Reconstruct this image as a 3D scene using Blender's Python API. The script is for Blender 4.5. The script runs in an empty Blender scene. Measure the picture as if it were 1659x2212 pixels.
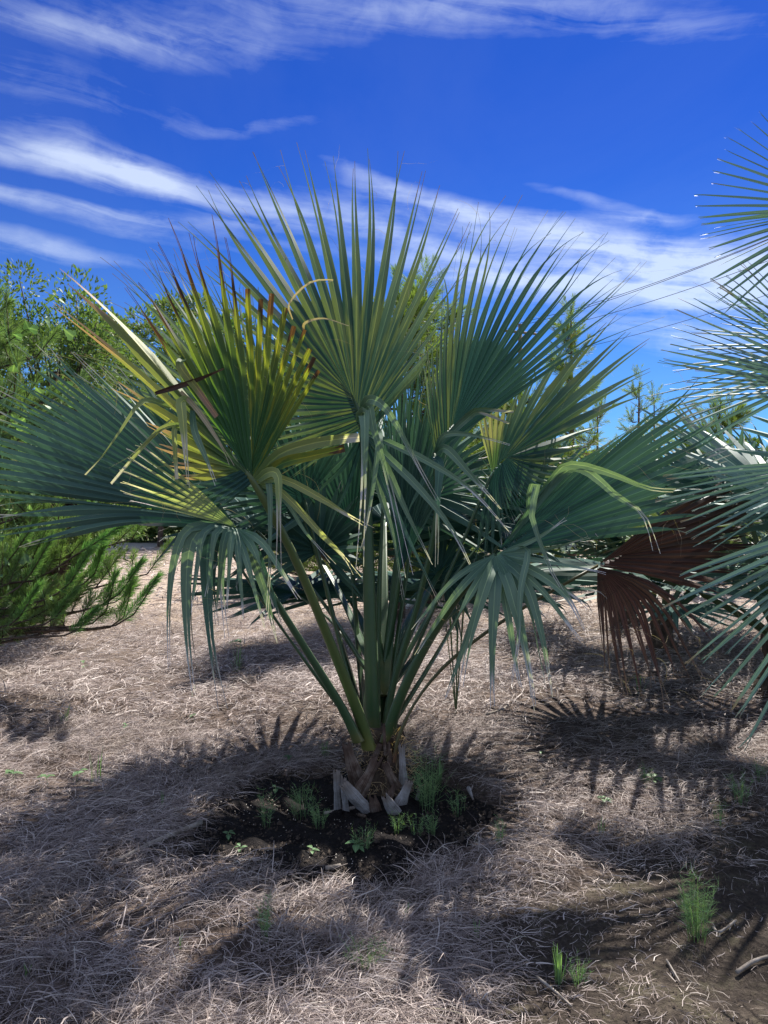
import bpy, math, random
import numpy as np
from mathutils import Vector, Matrix

# ------------------------------------------------------------------ camera, sky, sun, exposure
S = bpy.context.scene
COL = S.collection
F = 1662.0            # focal length in units of a 1659 x 2212 frame
HX, HY, EYE = 829.5, 1075.0, 1.55

cam = bpy.data.cameras.new('camera'); cam_o = bpy.data.objects.new('camera', cam); COL.objects.link(cam_o)
cam.sensor_fit = 'VERTICAL'; cam.sensor_height = 36.0; cam.lens = 36.0 * F / 2212.0
cam.shift_y = -(1106.0 - HY) / 2212.0
cam.clip_start = 0.05; cam.clip_end = 5000
cam_o.location = (0, 0, EYE); cam_o.rotation_euler = (math.pi / 2, 0, 0)
S.camera = cam_o

SUN_AZ, SUN_EL = math.radians(28), math.radians(49)      # azimuth to the right of +Y
SKY_STR, SUN_STR, EXPO = 0.06, 4.6, 1.28
S.render.engine = 'CYCLES'; S.cycles.max_bounces = 6; S.cycles.diffuse_bounces = 3; S.cycles.glossy_bounces = 2; S.cycles.transmission_bounces = 4; S.cycles.transparent_max_bounces = 4
S.view_settings.view_transform = 'Standard'; S.view_settings.look = 'None'
S.view_settings.exposure = EXPO; S.view_settings.gamma = 1.0

W = bpy.data.worlds.new('World'); S.world = W; W.use_nodes = True
nt = W.node_tree; nt.nodes.clear()

class NB:
    """tiny helper to write node graphs"""
    def __init__(s, tree): s.t = tree
    def n(s, typ, **kw):
        nd = s.t.nodes.new(typ)
        for k, v in kw.items(): setattr(nd, k, v)
        return nd
    def put(s, sock, v):
        if hasattr(v, 'is_output'): s.t.links.new(v, sock)
        elif v is not None: sock.default_value = v
    def m(s, op, a, b=None, c=None, clamp=False):
        nd = s.n('ShaderNodeMath', operation=op); nd.use_clamp = clamp
        s.put(nd.inputs[0], a); s.put(nd.inputs[1], b)
        if c is not None: s.put(nd.inputs[2], c)
        return nd.outputs[0]
    def mix(s, fac, a, b, blend='MIX'):
        nd = s.n('ShaderNodeMix', data_type='RGBA', blend_type=blend)
        s.put(nd.inputs[0], fac); s.put(nd.inputs[6], a); s.put(nd.inputs[7], b)
        return nd.outputs[2]
    def noise(s, vec, scale, detail=3, rough=.55, dist=0):
        nd = s.n('ShaderNodeTexNoise'); s.put(nd.inputs['Vector'], vec)
        nd.inputs['Scale'].default_value = scale; nd.inputs['Detail'].default_value = detail
        nd.inputs['Roughness'].default_value = rough; nd.inputs['Distortion'].default_value = dist
        return nd.outputs['Fac']
    def comb(s, x, y, z=0.0):
        nd = s.n('ShaderNodeCombineXYZ'); s.put(nd.inputs[0], x); s.put(nd.inputs[1], y); s.put(nd.inputs[2], z)
        return nd.outputs[0]
    def sep(s, v):
        nd = s.n('ShaderNodeSeparateXYZ'); s.put(nd.inputs[0], v); return nd.outputs
    def sstep(s, v, lo, hi):
        nd = s.n('ShaderNodeMapRange', interpolation_type='SMOOTHSTEP')
        s.put(nd.inputs[0], v); nd.inputs[1].default_value = lo; nd.inputs[2].default_value = hi
        return nd.outputs[0]
    def ramp(s, fac, stops):
        nd = s.n('ShaderNodeValToRGB'); s.put(nd.inputs[0], fac); cr = nd.color_ramp
        while len(cr.elements) < len(stops): cr.elements.new(0.5)
        for e, (p, c) in zip(cr.elements, stops): e.position = p; e.color = (*c, 1)
        return nd.outputs[0]

def world():
    b = NB(nt)
    out = b.n('ShaderNodeOutputWorld'); bg = b.n('ShaderNodeBackground')
    sky = b.n('ShaderNodeTexSky', sky_type='NISHITA'); sky.sun_disc = False
    sky.sun_elevation = SUN_EL; sky.sun_rotation = SUN_AZ
    sky.air_density = 1.0; sky.dust_density = 0.0; sky.ozone_density = 3.0; sky.altitude = 0
    # the clear, deep blue of the day: more saturated than the stock atmosphere
    tc = b.n('ShaderNodeTexCoord'); x, y, z = b.sep(tc.outputs['Generated'])
    tint = b.mix(1.0, sky.outputs[0], b.mix(b.sstep(z, .06, .46), (0.22, 0.46, 0.82, 1), (0.070, 0.252, 0.78, 1)), 'MULTIPLY')
    az = b.m('ARCTAN2', x, y); el = b.m('ARCSINE', z)
    # cirrus: streaks laid along wind lines in azimuth / elevation, frayed by noise
    v2 = b.comb(az, el, 0.0)
    w1 = b.n('ShaderNodeTexNoise'); b.put(w1.inputs['Vector'], v2); w1.inputs['Scale'].default_value = 5; w1.inputs['Detail'].default_value = 5
    wa, wb, _ = b.sep(w1.outputs['Color'])
    azw = b.m('ADD', az, b.m('MULTIPLY', b.m('SUBTRACT', wa, .5), .07))
    elw = b.m('ADD', el, b.m('MULTIPLY', b.m('SUBTRACT', wb, .5), .035))
    total = None
    def streak(px, py, lx, ly, ang, wgt):
        nonlocal total
        a0 = math.atan((px - HX) / F); e0 = math.atan((HY - py) / F * math.cos(a0))
        ca, sa = math.cos(math.radians(ang)), math.sin(math.radians(ang))
        dx = b.m('SUBTRACT', azw, a0); dy = b.m('SUBTRACT', elw, e0)
        p = b.m('ADD', b.m('MULTIPLY', dx, ca * F / lx), b.m('MULTIPLY', dy, sa * F / lx))
        q = b.m('ADD', b.m('MULTIPLY', dx, -sa * F / ly), b.m('MULTIPLY', dy, ca * F / ly))
        g = b.m('EXPONENT', b.m('MULTIPLY', b.m('ADD', b.m('MULTIPLY', p, p), b.m('MULTIPLY', q, q)), -1.0))
        g = b.m('MULTIPLY', g, wgt)
        total = g if total is None else b.m('ADD', total, g)
    for s in ((150, 56, 440, 30, -2, .31), (400, 84, 260, 30, 3, .25), (820, 10, 560, 50, 3, .27), (1180, 12, 400, 40, -3, .25), (60, 150, 260, 30, -4, .15), (330, 250, 300, 20, -2, .15), (60, 250, 160, 22, -8, .18), (1480, 60, 240, 26, -13, .24), (180, 170, 420, 60, -4, .05),
              (215, 355, 140, 25, -8, 1.0), (330, 388, 110, 22, -18, .8), (110, 362, 130, 14, -8, .4), (480, 425, 200, 26, -10, .52), (720, 452, 260, 30, -3, .42), (20, 325, 120, 24, -4, .35),
              (90, 448, 230, 17, -8, .52), (300, 476, 330, 12, -5, .36), (560, 490, 300, 12, -1, .28), (55, 522, 130, 18, -6, .5), (150, 560, 190, 16, 0, .28), (500, 540, 300, 20, 0, .14),
              (590, 268, 150, 13, 8, .16), (860, 412, 150, 18, -18, .50), (1040, 462, 220, 18, -11, .62), (1260, 520, 260, 26, -12, .90), (900, 520, 150, 16, -20, .55), (1060, 590, 260, 30, -10, .55),
              (1480, 578, 330, 44, -9, 1.6), (1640, 610, 220, 50, -4, 1.3), (1290, 610, 300, 46, -4, .70), (1430, 712, 130, 18, -8, .55), (1560, 740, 220, 30, -4, .45),
              (1290, 432, 150, 12, -16, .34), (1370, 466, 80, 12, -4, .42), (1500, 470, 200, 14, -10, .26), (1000, 700, 900, 40, 0, .12)):
        streak(*s)
    # denser cirrus added over the unseen sky to lift shade, on a flat layer
    zc = b.m('MAXIMUM', z, .09)
    lay = b.comb(b.m('DIVIDE', x, zc), b.m('MULTIPLY', b.m('DIVIDE', y, zc), .30), 0)
    shn = b.sstep(b.noise(lay, .9, 6, .6, .6), .28, .62)
    back = b.sstep(y, .55, .15)
    gen = b.m('MULTIPLY', b.m('MULTIPLY', shn, .8), b.m('ADD', b.m('MULTIPLY', back, .97), .03))
    # frayed fibres along the wind
    fib = b.noise(b.comb(b.m('MULTIPLY', azw, 3.6), b.m('MULTIPLY', b.m('ADD', elw, b.m('MULTIPLY', azw, .13)), 40.0), 0), 1.0, 9, .62, .5)
    puff = b.noise(b.comb(b.m('MULTIPLY', azw, 14.0), b.m('MULTIPLY', elw, 26.0), 3.0), 1.0, 8, .60, .3)
    fr = b.m('ADD', b.m('ADD', b.m('MULTIPLY', b.sstep(fib, .32, .70), .58), b.m('MULTIPLY', b.sstep(puff, .36, .70), .42)), .14)
    cl = b.m('ADD', b.m('MAXIMUM', b.m('SUBTRACT', b.m('MULTIPLY', total, fr), .07), 0.0), gen)
    cl = b.m('MULTIPLY', b.m('MINIMUM', cl, 1.0), b.sstep(z, -.02, .06))
    cov = b.m('SUBTRACT', 1.0, b.m('EXPONENT', b.m('MULTIPLY', cl, -1.0)))
    dim = b.mix(b.m('MULTIPLY', cov, .92), tint, (0, 0, 0, 1))
    cc = b.mix(cov, (0, 0, 0, 1), (6.7, 7.5, 8.2, 1))
    col = b.mix(1.0, dim, cc, 'ADD')
    b.put(bg.inputs[0], col); bg.inputs[1].default_value = SKY_STR
    nt.links.new(bg.outputs[0], out.inputs[0])
world()

sun = bpy.data.lights.new('sun', 'SUN'); sun_o = bpy.data.objects.new('sun', sun); COL.objects.link(sun_o)
sun.energy = SUN_STR; sun.angle = math.radians(0.7); sun.color = (1.0, 0.95, 0.88)
sd = Vector((math.sin(SUN_AZ) * math.cos(SUN_EL), math.cos(SUN_AZ) * math.cos(SUN_EL), math.sin(SUN_EL)))
sun_o.rotation_euler = sd.to_track_quat('Z', 'Y').to_euler(); sun_o.location = sd * 60

# ------------------------------------------------------------------ helpers
rnd = random.Random(7)
npr = np.random.default_rng(7)
def at(x, y, Y):                      # the place at depth Y metres seen at (x, y) of the 1659 x 2212 frame
    return Vector(((x - HX) / F * Y, Y, EYE + (HY - y) / F * Y))
def gz(x, y):                         # ground relief, scalar or arrays
    z = .022 * np.sin(1.7 * x + .6) * np.sin(1.3 * y + 1.1) + .014 * np.sin(3.9 * x + 1.7 * y) + .009 * np.sin(7.3 * x - 5.1 * y + 2) + .006 * np.sin(13 * y + 4 * x)
    z = z + .055 * np.exp(-((y - 5.6) / .8) ** 2) + .05 * np.exp(-(((x - 1.6) / .9) ** 2 + ((y - 6.2) / .5) ** 2))
    z = z - .02 * np.exp(-(((x + .15) / .6) ** 2 + ((y - 3.75) / .6) ** 2))
    fade = np.clip((40 - y) / 30, 0, 1)
    return z * fade
def ground(x, y, tol=0):              # ground point seen at pixel
    Y = EYE * F / (y - HY)
    X = (x - HX) / F * Y
    for _ in range(4):
        Y = (EYE - float(gz(X, Y))) * F / (y - HY); X = (x - HX) / F * Y
    return Vector((X, Y, float(gz(X, Y))))

def tag(o, label=None, cat=None, group=None, kind=None):
    if label: o['label'] = label
    if cat: o['category'] = cat
    if group: o['group'] = group
    if kind: o['kind'] = kind
    return o
def empty(name, loc, label, cat, group=None):
    o = bpy.data.objects.new(name, None); COL.objects.link(o); o.location = loc; o.empty_display_size = .2
    return tag(o, label, cat, group)
def link(name, me, parent=None, loc=(0, 0, 0)):
    o = bpy.data.objects.new(name, me); COL.objects.link(o); o.location = loc
    if parent is not None: o.parent = parent
    return o

class MB:
    """vertices, faces, per-vertex uv + seed -> one mesh"""
    def __init__(s): s.v = []; s.f = []; s.uv = []; s.sd = []
    def add(s, vs, fs, uv=None, seed=None):
        k = len(s.v); s.v.extend(vs); s.f.extend([tuple(i + k for i in f) for f in fs])
        s.uv.extend(uv if uv is not None else [(0, 0)] * len(vs))
        sd_ = seed if seed is not None else (rnd.random(), rnd.random())
        s.sd.extend([sd_] * len(vs))
    def mesh(s, name, mat, origin=(0, 0, 0), smooth=True):
        me = bpy.data.meshes.new(name); ox, oy, oz = origin
        me.from_pydata([(v[0] - ox, v[1] - oy, v[2] - oz) for v in s.v], [], s.f)
        li = np.empty(len(me.loops), np.int32); me.loops.foreach_get('vertex_index', li)
        for nm, arr in (('UVMap', s.uv), ('seed', s.sd)):
            l = me.uv_layers.new(name=nm); l.data.foreach_set('uv', np.asarray(arr, np.float32)[li].ravel())
        me.materials.append(mat)
        if smooth: me.polygons.foreach_set('use_smooth', [True] * len(me.polygons))
        me.update(); return me

def tri_mesh(name, verts, tris, mat, seed=None, uv=None, quads=False):
    """big numpy mesh; seed and uv are per vertex"""
    me = bpy.data.meshes.new(name); k = 4 if quads else 3
    nv, nf = len(verts), len(tris)
    me.vertices.add(nv); me.vertices.foreach_set('co', np.asarray(verts, np.float32).ravel())
    me.loops.add(nf * k); me.loops.foreach_set('vertex_index', np.asarray(tris, np.int32).ravel())
    me.polygons.add(nf); me.polygons.foreach_set('loop_start', np.arange(0, nf * k, k, dtype=np.int32))
    me.polygons.foreach_set('loop_total', np.full(nf, k, np.int32))
    li = np.asarray(tris, np.int32).ravel()
    for nm, arr in (('UVMap', uv), ('seed', seed)):
        if arr is not None:
            l = me.uv_layers.new(name=nm); l.data.foreach_set('uv', np.asarray(arr, np.float32)[li].ravel())
    me.materials.append(mat); me.update(calc_edges=True); me.validate(); return me

# ------------------------------------------------------------------ materials
def new_mat(name):
    m = bpy.data.materials.new(name); m.use_nodes = True; m.node_tree.nodes.clear()
    b = NB(m.node_tree); out = b.n('ShaderNodeOutputMaterial'); return m, b, out
def uvn(b, name='UVMap'):
    n = b.n('ShaderNodeUVMap'); n.uv_map = name; return n.outputs[0]

def leaf_mat(name, base, mid, tip, t_mid=.45, t_tip=.86, trans=.35, tcol=None, rough=.58, streak=.5, spec=.26, spots=None, tipw=.07, ribs=.8):
    m, b, out = new_mat(name)
    u, t, _ = b.sep(uvn(b)); r1, r2, _ = b.sep(uvn(b, 'seed'))
    n1 = b.noise(b.comb(b.m('ADD', b.m('MULTIPLY', u, 1.1), b.m('MULTIPLY', r1, 91)), b.m('MULTIPLY', t, 2.2), b.m('MULTIPLY', r2, 37)), 2.0, 3)
    nf = b.noise(b.comb(b.m('ADD', b.m('MULTIPLY', u, 9), b.m('MULTIPLY', r1, 91)), b.m('MULTIPLY', t, 3), 0), 2.0, 2)
    tj = b.m('ADD', t, b.m('MULTIPLY', b.m('SUBTRACT', n1, .5), .30))
    tj = b.m('ADD', tj, b.m('MULTIPLY', b.m('SUBTRACT', nf, .5), .14))
    tj = b.m('ADD', tj, b.m('MULTIPLY', b.m('SUBTRACT', r2, .5), .16))
    vein = b.noise(b.comb(b.m('ADD', b.m('MULTIPLY', u, 34), b.m('MULTIPLY', r1, 91)), b.m('MULTIPLY', t, 1.2), 0), 1.0, 2, .6)
    fleck = b.noise(b.comb(b.m('ADD', b.m('MULTIPLY', u, 8), b.m('MULTIPLY', r1, 91)), b.m('MULTIPLY', t, 60), b.m('MULTIPLY', r2, 50)), 1.0, 3, .7)
    c = b.mix(b.sstep(tj, t_mid * .3, t_mid), (*base, 1), (*mid, 1))
    if spots: c = b.mix(b.m('MULTIPLY', b.sstep(b.m('ADD', n1, b.m('MULTIPLY', r1, .25)), .60, .82), .8), c, (*spots, 1))
    v = b.m('ADD', 1 - streak * .5, b.m('MULTIPLY', b.m('ADD', b.m('MULTIPLY', nf, .6), b.m('MULTIPLY', r2, .6)), streak))
    hs = b.n('ShaderNodeHueSaturation'); b.put(hs.inputs['Color'], c); b.put(hs.inputs['Value'], v)
    b.put(hs.inputs['Hue'], b.m('ADD', .485, b.m('MULTIPLY', r1, .03)))
    c = b.mix(b.m('MULTIPLY', b.sstep(vein, .42, .72), ribs * .5), hs.outputs[0], b.mix(1.0, hs.outputs[0], (1.7, 1.55, 1.4, 1), 'MULTIPLY'))
    c = b.mix(b.m('MULTIPLY', b.sstep(fleck, .66, .74), ribs * .45), c, (.16, .13, .08, 1))
    c = b.mix(b.sstep(tj, t_tip, t_tip + tipw), c, (*tip, 1))
    rib = b.sstep(b.m('ABSOLUTE', b.m('SUBTRACT', u, .5)), .055, .015)
    edg = b.sstep(b.m('ABSOLUTE', b.m('SUBTRACT', u, .5)), .465, .495)
    c = b.mix(b.m('MULTIPLY', b.m('MAXIMUM', rib, b.m('MULTIPLY', edg, .7)), ribs), c, b.mix(1.0, c, (2.3, 2.0, 1.7, 1), 'MULTIPLY'))
    p = b.n('ShaderNodeBsdfPrincipled'); b.put(p.inputs['Base Color'], c); p.inputs['Roughness'].default_value = rough
    p.inputs['Specular IOR Level'].default_value = spec
    wv = b.m('SINE', b.m('MULTIPLY', u, 75)); bp = b.n('ShaderNodeBump'); bp.inputs['Strength'].default_value = .07; bp.inputs['Distance'].default_value = .0005
    b.put(bp.inputs['Height'], b.m('ADD', wv, b.m('MULTIPLY', nf, 2))); b.put(p.inputs['Normal'], bp.outputs[0])
    tr = b.n('ShaderNodeBsdfTranslucent')
    b.put(tr.inputs[0], b.mix(1.0, c, (*(tcol or (1.5, 1.6, .7)), 1), 'MULTIPLY'))
    ms = b.n('ShaderNodeMixShader'); ms.inputs[0].default_value = trans
    b.t.links.new(p.outputs[0], ms.inputs[1]); b.t.links.new(tr.outputs[0], ms.inputs[2]); b.t.links.new(ms.outputs[0], out.inputs[0])
    return m

PALE = (.42, .38, .36)
M = {}
M['green'] = leaf_mat('palm leaf green', (.024, .062, .054), (.108, .160, .112), (.20, .14, .09), t_mid=.72, t_tip=.92, trans=.15, spots=(.15, .18, .07))  # dark lower half: shade on the fused blade put into the base colour
M['teal'] = leaf_mat('palm leaf blue green', (.020, .060, .052), (.062, .122, .092), PALE, t_mid=.7, t_tip=.90, trans=.12, tcol=(1.2, 1.5, .9))  # base colour darkened towards the hub to stand in for crown shade
M['blue'] = leaf_mat('palm leaf glaucous', (.085, .150, .135), (.115, .190, .165), (.22, .17, .12), t_tip=.965, trans=.12, tcol=(1.2, 1.4, .9), rough=.55)
M['yellow'] = leaf_mat('palm leaf yellowing', (.034, .095, .040), (.150, .190, .034), (.085, .045, .026), t_mid=.80, t_tip=.93, trans=.40, tcol=(1.8, 1.7, .45), tipw=.02, spots=(.22, .21, .03))
M['yellow_t'] = leaf_mat('palm leaf yellowing, dead tip', (.034, .095, .040), (.120, .160, .036), (.060, .034, .024), t_mid=.72, t_tip=.70, trans=.36, tcol=(1.8, 1.7, .45), tipw=.03)
M['pinkdry'] = leaf_mat('palm leaf drying tips', (.060, .115, .045), (.20, .22, .07), (.36, .22, .15), t_mid=.45, t_tip=.66, trans=.25, tipw=.12)
M['bent'] = leaf_mat('palm leaf bent strip', (.15, .21, .09), (.26, .295, .13), (.58, .53, .51), t_mid=.5, t_tip=.78, trans=.35, tipw=.12)
M['bentteal'] = leaf_mat('palm leaf drooping strip', (.072, .140, .100), (.140, .215, .150), (.60, .57, .60), t_mid=.5, t_tip=.80, trans=.2, tipw=.10)
M['brown'] = leaf_mat('palm leaf dead', (.050, .027, .022), (.072, .042, .034), (.19, .14, .10), t_tip=.85, trans=.05, tcol=(1.2, 1, .8), rough=.6)
M['stub'] = leaf_mat('palm leaf cut stubs', (.06, .11, .05), (.24, .24, .12), (.42, .32, .22), t_tip=.93, trans=.3)
M['straw_leaf'] = leaf_mat('dry strip', (.30, .23, .15), (.36, .29, .20), (.45, .38, .30), trans=.2)
M['pine'] = leaf_mat('pine needles', (.075, .120, .058), (.125, .195, .080), (.17, .24, .09), t_mid=.4, trans=.30, tcol=(1.3, 1.5, .65), rough=.45, streak=.6)
M['pine_tip'] = leaf_mat('pine needles on young shoots', (.060, .115, .055), (.115, .215, .075), (.15, .26, .09), t_mid=.4, trans=.25, tcol=(1.2, 1.5, .7), rough=.45, streak=.7)
M['pine_far'] = leaf_mat('pine needles bright', (.080, .120, .048), (.140, .200, .064), (.19, .23, .08), t_mid=.4, trans=.33, tcol=(1.4, 1.55, .5), streak=.7)
M['shrub'] = leaf_mat('wax shrub leaf', (.060, .100, .038), (.100, .155, .052), (.13, .17, .06), trans=.30, tcol=(1.3, 1.45, .6), streak=.8)
M['shrub_d'] = leaf_mat('far tree leaf', (.048, .086, .036), (.080, .132, .046), (.10, .14, .05), trans=.32, tcol=(1.4, 1.55, .5), streak=.8)
M['vine'] = leaf_mat('vine leaf', (.085, .150, .075), (.105, .185, .085), (.11, .19, .09), trans=.25, tcol=(1.3, 1.5, .6), streak=.5, rough=.5)
M['weed'] = leaf_mat('weed green', (.095, .160, .080), (.150, .245, .120), (.19, .27, .13), trans=.35, tcol=(1.4, 1.6, .6), streak=.5)
M['sage'] = leaf_mat('feathery weed', (.10, .15, .08), (.16, .22, .12), (.25, .28, .15), trans=.3, streak=.5)

def straw_mat():
    m, b, out = new_mat('dry grass straw')
    u, t, _ = b.sep(uvn(b)); r1, r2, _ = b.sep(uvn(b, 'seed'))
    c = b.ramp(r1, [(0, (.085, .064, .058)), (.26, (.275, .222, .202)), (.58, (.53, .455, .42)), (.94, (.76, .69, .64)), (1.0, (.30, .31, .16))])
    tcs = b.n('ShaderNodeTexCoord'); big = b.noise(tcs.outputs['Object'], 1.3, 4, .6)
    c = b.mix(b.m('MULTIPLY', r2, .35), c, (.36, .27, .235, 1))
    c = b.mix(b.m('MULTIPLY', b.sstep(big, .50, .70), .55), c, b.mix(1.0, c, (.55, .52, .42, 1), 'MULTIPLY'))
    p = b.n('ShaderNodeBsdfPrincipled'); b.put(p.inputs['Base Color'], c); p.inputs['Roughness'].default_value = .6; p.inputs['Specular IOR Level'].default_value = .35
    tr = b.n('ShaderNodeBsdfTranslucent'); b.put(tr.inputs[0], c); ms = b.n('ShaderNodeMixShader'); ms.inputs[0].default_value = .2
    b.t.links.new(p.outputs[0], ms.inputs[1]); b.t.links.new(tr.outputs[0], ms.inputs[2]); b.t.links.new(ms.outputs[0], out.inputs[0])
    return m
M['straw'] = straw_mat()

def plain(name, stops, scale=8, rough=.8, bump=.4, stretch=(1, 1, 1), dist=.01, spec=.3, detail=6):
    m, b, out = new_mat(name)
    tc = b.n('ShaderNodeTexCoord'); mp = b.n('ShaderNodeMapping'); mp.inputs['Scale'].default_value = stretch
    b.put(mp.inputs[0], tc.outputs['Object'])
    n1 = b.noise(mp.outputs[0], scale, detail, .62, .3)
    c = b.ramp(n1, stops)
    p = b.n('ShaderNodeBsdfPrincipled'); b.put(p.inputs['Base Color'], c); p.inputs['Roughness'].default_value = rough; p.inputs['Specular IOR Level'].default_value = spec
    bp = b.n('ShaderNodeBump'); bp.inputs['Strength'].default_value = bump; bp.inputs['Distance'].default_value = dist
    b.put(bp.inputs['Height'], b.noise(mp.outputs[0], scale * 3, 5)); b.put(p.inputs['Normal'], bp.outputs[0])
    b.t.links.new(p.outputs[0], out.inputs[0]); return m

def petiole_mat(name, low, high, edge):
    m, b, out = new_mat(name)
    u, t, _ = b.sep(uvn(b)); tc = b.n('ShaderNodeTexCoord')
    n1 = b.noise(tc.outputs['Object'], 9, 5)
    tj = b.m('ADD', t, b.m('MULTIPLY', b.m('SUBTRACT', n1, .5), .3))
    c = b.mix(b.sstep(tj, .0, .16), (*low, 1), (*high, 1))
    c = b.mix(b.m('MULTIPLY', b.sstep(n1, .45, .75), .5), c, (high[0] * 1.6, high[1] * 1.25, high[2], 1))
    n2 = b.noise(tc.outputs['Object'], 60, 4)
    c = b.mix(b.sstep(n2, .66, .74), c, (low[0] * .6 + .02, low[1] * .5 + .015, low[2] * .5 + .01, 1))
    c = b.mix(b.sstep(u, .93, .985), c, (*edge, 1))
    p = b.n('ShaderNodeBsdfPrincipled'); b.put(p.inputs['Base Color'], c); p.inputs['Roughness'].default_value = .38
    bp = b.n('ShaderNodeBump'); bp.inputs['Strength'].default_value = .15; bp.inputs['Distance'].default_value = .002
    b.put(bp.inputs['Height'], b.noise(tc.outputs['Object'], 130, 4)); b.put(p.inputs['Normal'], bp.outputs[0])
    b.t.links.new(p.outputs[0], out.inputs[0]); return m
M['petiole'] = petiole_mat('petiole green', (.12, .12, .04), (.040, .085, .034), (.33, .33, .26))
M['petiole_y'] = petiole_mat('petiole yellow green', (.13, .14, .035), (.072, .105, .028), (.33, .33, .22))
M['petiole_b'] = petiole_mat('petiole old', (.15, .072, .042), (.085, .085, .034), (.2, .15, .1))
def boot_mat(name, dark, mid, light, end):
    m, b, out = new_mat(name)
    u, t, _ = b.sep(uvn(b)); r1, r2, _ = b.sep(uvn(b, 'seed')); tc = b.n('ShaderNodeTexCoord')
    st = b.noise(b.comb(b.m('ADD', b.m('MULTIPLY', u, 9), b.m('MULTIPLY', r1, 50)), b.m('MULTIPLY', t, 1.6), b.m('MULTIPLY', r2, 9)), 1.0, 5, .7)
    pt = b.noise(tc.outputs['Object'], 22, 5, .65)
    f = b.m('ADD', b.m('MULTIPLY', st, .55), b.m('MULTIPLY', pt, .45))
    c = b.ramp(f, [(.30, dark), (.48, mid), (.66, light)])
    c = b.mix(b.m('MULTIPLY', b.sstep(b.m('ADD', t, b.m('MULTIPLY', b.m('SUBTRACT', pt, .5), .9)), .62, .95), .75), c, (*end, 1))
    c = b.mix(b.sstep(st, .30, .20), c, (.02, .014, .010, 1))
    p = b.n('ShaderNodeBsdfPrincipled'); b.put(p.inputs['Base Color'], c); p.inputs['Roughness'].default_value = .85; p.inputs['Specular IOR Level'].default_value = .2
    bp = b.n('ShaderNodeBump'); bp.inputs['Strength'].default_value = .9; bp.inputs['Distance'].default_value = .006
    b.put(bp.inputs['Height'], f); b.put(p.inputs['Normal'], bp.outputs[0]); b.t.links.new(p.outputs[0], out.inputs[0]); return m
M['boot'] = boot_mat('weathered leaf base', (.070, .055, .048), (.29, .265, .255), (.56, .54, .54), (.17, .13, .10))
M['boot_b'] = boot_mat('brown leaf base', (.028, .018, .014), (.125, .080, .060), (.34, .28, .23), (.055, .032, .024))
M['fibre'] = plain('trunk fibre', [(.3, (.025, .017, .012)), (.55, (.095, .066, .045)), (.8, (.24, .18, .13))], 26, .9, 1.0, (1, 1, .4), .02)
M['bark'] = plain('bark', [(.3, (.035, .024, .018)), (.6, (.11, .08, .06)), (.85, (.2, .16, .13))], 14, .9, 1.0, (1, 1, .35), .02)
M['soil'] = plain('black soil', [(.25, (.006, .005, .0055)), (.55, (.017, .014, .0135)), (.8, (.042, .034, .030))], 40, .95, 1.0, (1, 1, 1), .02, .15, 10)
M['stick'] = plain('weathered stick', [(.25, (.12, .095, .075)), (.55, (.30, .26, .22)), (.8, (.50, .46, .42))], 12, .8, .5, (1, 1, 1), .004)
M['speck'] = plain('pale speck', [(.3, (.25, .22, .19)), (.7, (.55, .5, .45))], 20, .8, .2)
M['tube'] = plain('pale plastic', [(.3, (.55, .60, .62)), (.7, (.70, .74, .76))], 7, .4, .1)
M['wire'] = plain('wire', [(.3, (.02, .02, .022)), (.7, (.03, .03, .032))], 7, .5, .1)
M['pole'] = plain('pole wood', [(.3, (.10, .075, .055)), (.7, (.2, .16, .13))], 12, .85, .6, (3, 3, .3))
M['gravel'] = plain('gravel road', [(.3, (.34, .32, .31)), (.7, (.50, .48, .46))], 12, .9, .6, (1, 1, 1), .02)

def ground_mat():
    m, b, out = new_mat('ground')
    tc = b.n('ShaderNodeTexCoord'); P = tc.outputs['Object']; x, y, z = b.sep(P)
    n0 = b.noise(P, .9, 4); n1 = b.noise(P, 6, 6, .65); n2 = b.noise(P, 45, 5, .7)
    mix = b.m('ADD', b.m('MULTIPLY', n1, .5), b.m('MULTIPLY', n2, .5))
    duff = b.ramp(mix, [(.34, (.026, .019, .016)), (.5, (.090, .066, .053)), (.68, (.24, .185, .15))])
    dirt = b.ramp(mix, [(.34, (.020, .016, .013)), (.50, (.055, .043, .034)), (.68, (.13, .105, .082))])
    moss = b.mix(b.m('MULTIPLY', b.sstep(n1, .48, .66), .45), dirt, (.052, .052, .024, 1))
    # bare, mossy soil where the mat of straw gives out
    fx = b.m('ADD', b.m('SUBTRACT', x, b.m('MULTIPLY', b.m('SUBTRACT', y, 2.5), 1.0)), b.m('MULTIPLY', b.m('SUBTRACT', n0, .5), 1.6))
    bare = b.m('MULTIPLY', b.sstep(fx, -.25, .35), b.sstep(y, 4.2, 3.3))
    c = b.mix(bare, duff, moss)
    tan = b.ramp(b.m('ADD', b.m('MULTIPLY', n2, .6), b.m('MULTIPLY', n1, .4)), [(.3, (.20, .15, .115)), (.55, (.42, .335, .265)), (.75, (.56, .46, .37))])
    c = b.mix(b.sstep(y, 6.5, 11), c, tan)
    grn = b.mix(n1, (.045, .085, .022, 1), (.12, .16, .04, 1))
    c = b.mix(b.m('MULTIPLY', b.sstep(b.m('ADD', y, b.m('MULTIPLY', n0, 6)), 26, 30), .9), c, grn)
    p = b.n('ShaderNodeBsdfPrincipled'); b.put(p.inputs['Base Color'], c); p.inputs['Roughness'].default_value = .95; p.inputs['Specular IOR Level'].default_value = .15
    bp = b.n('ShaderNodeBump'); bp.inputs['Strength'].default_value = .9; bp.inputs['Distance'].default_value = .02
    b.put(bp.inputs['Height'], b.m('ADD', n2, b.m('MULTIPLY', n1, 1.5))); b.put(p.inputs['Normal'], bp.outputs[0])
    b.t.links.new(p.outputs[0], out.inputs[0]); return m
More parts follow.
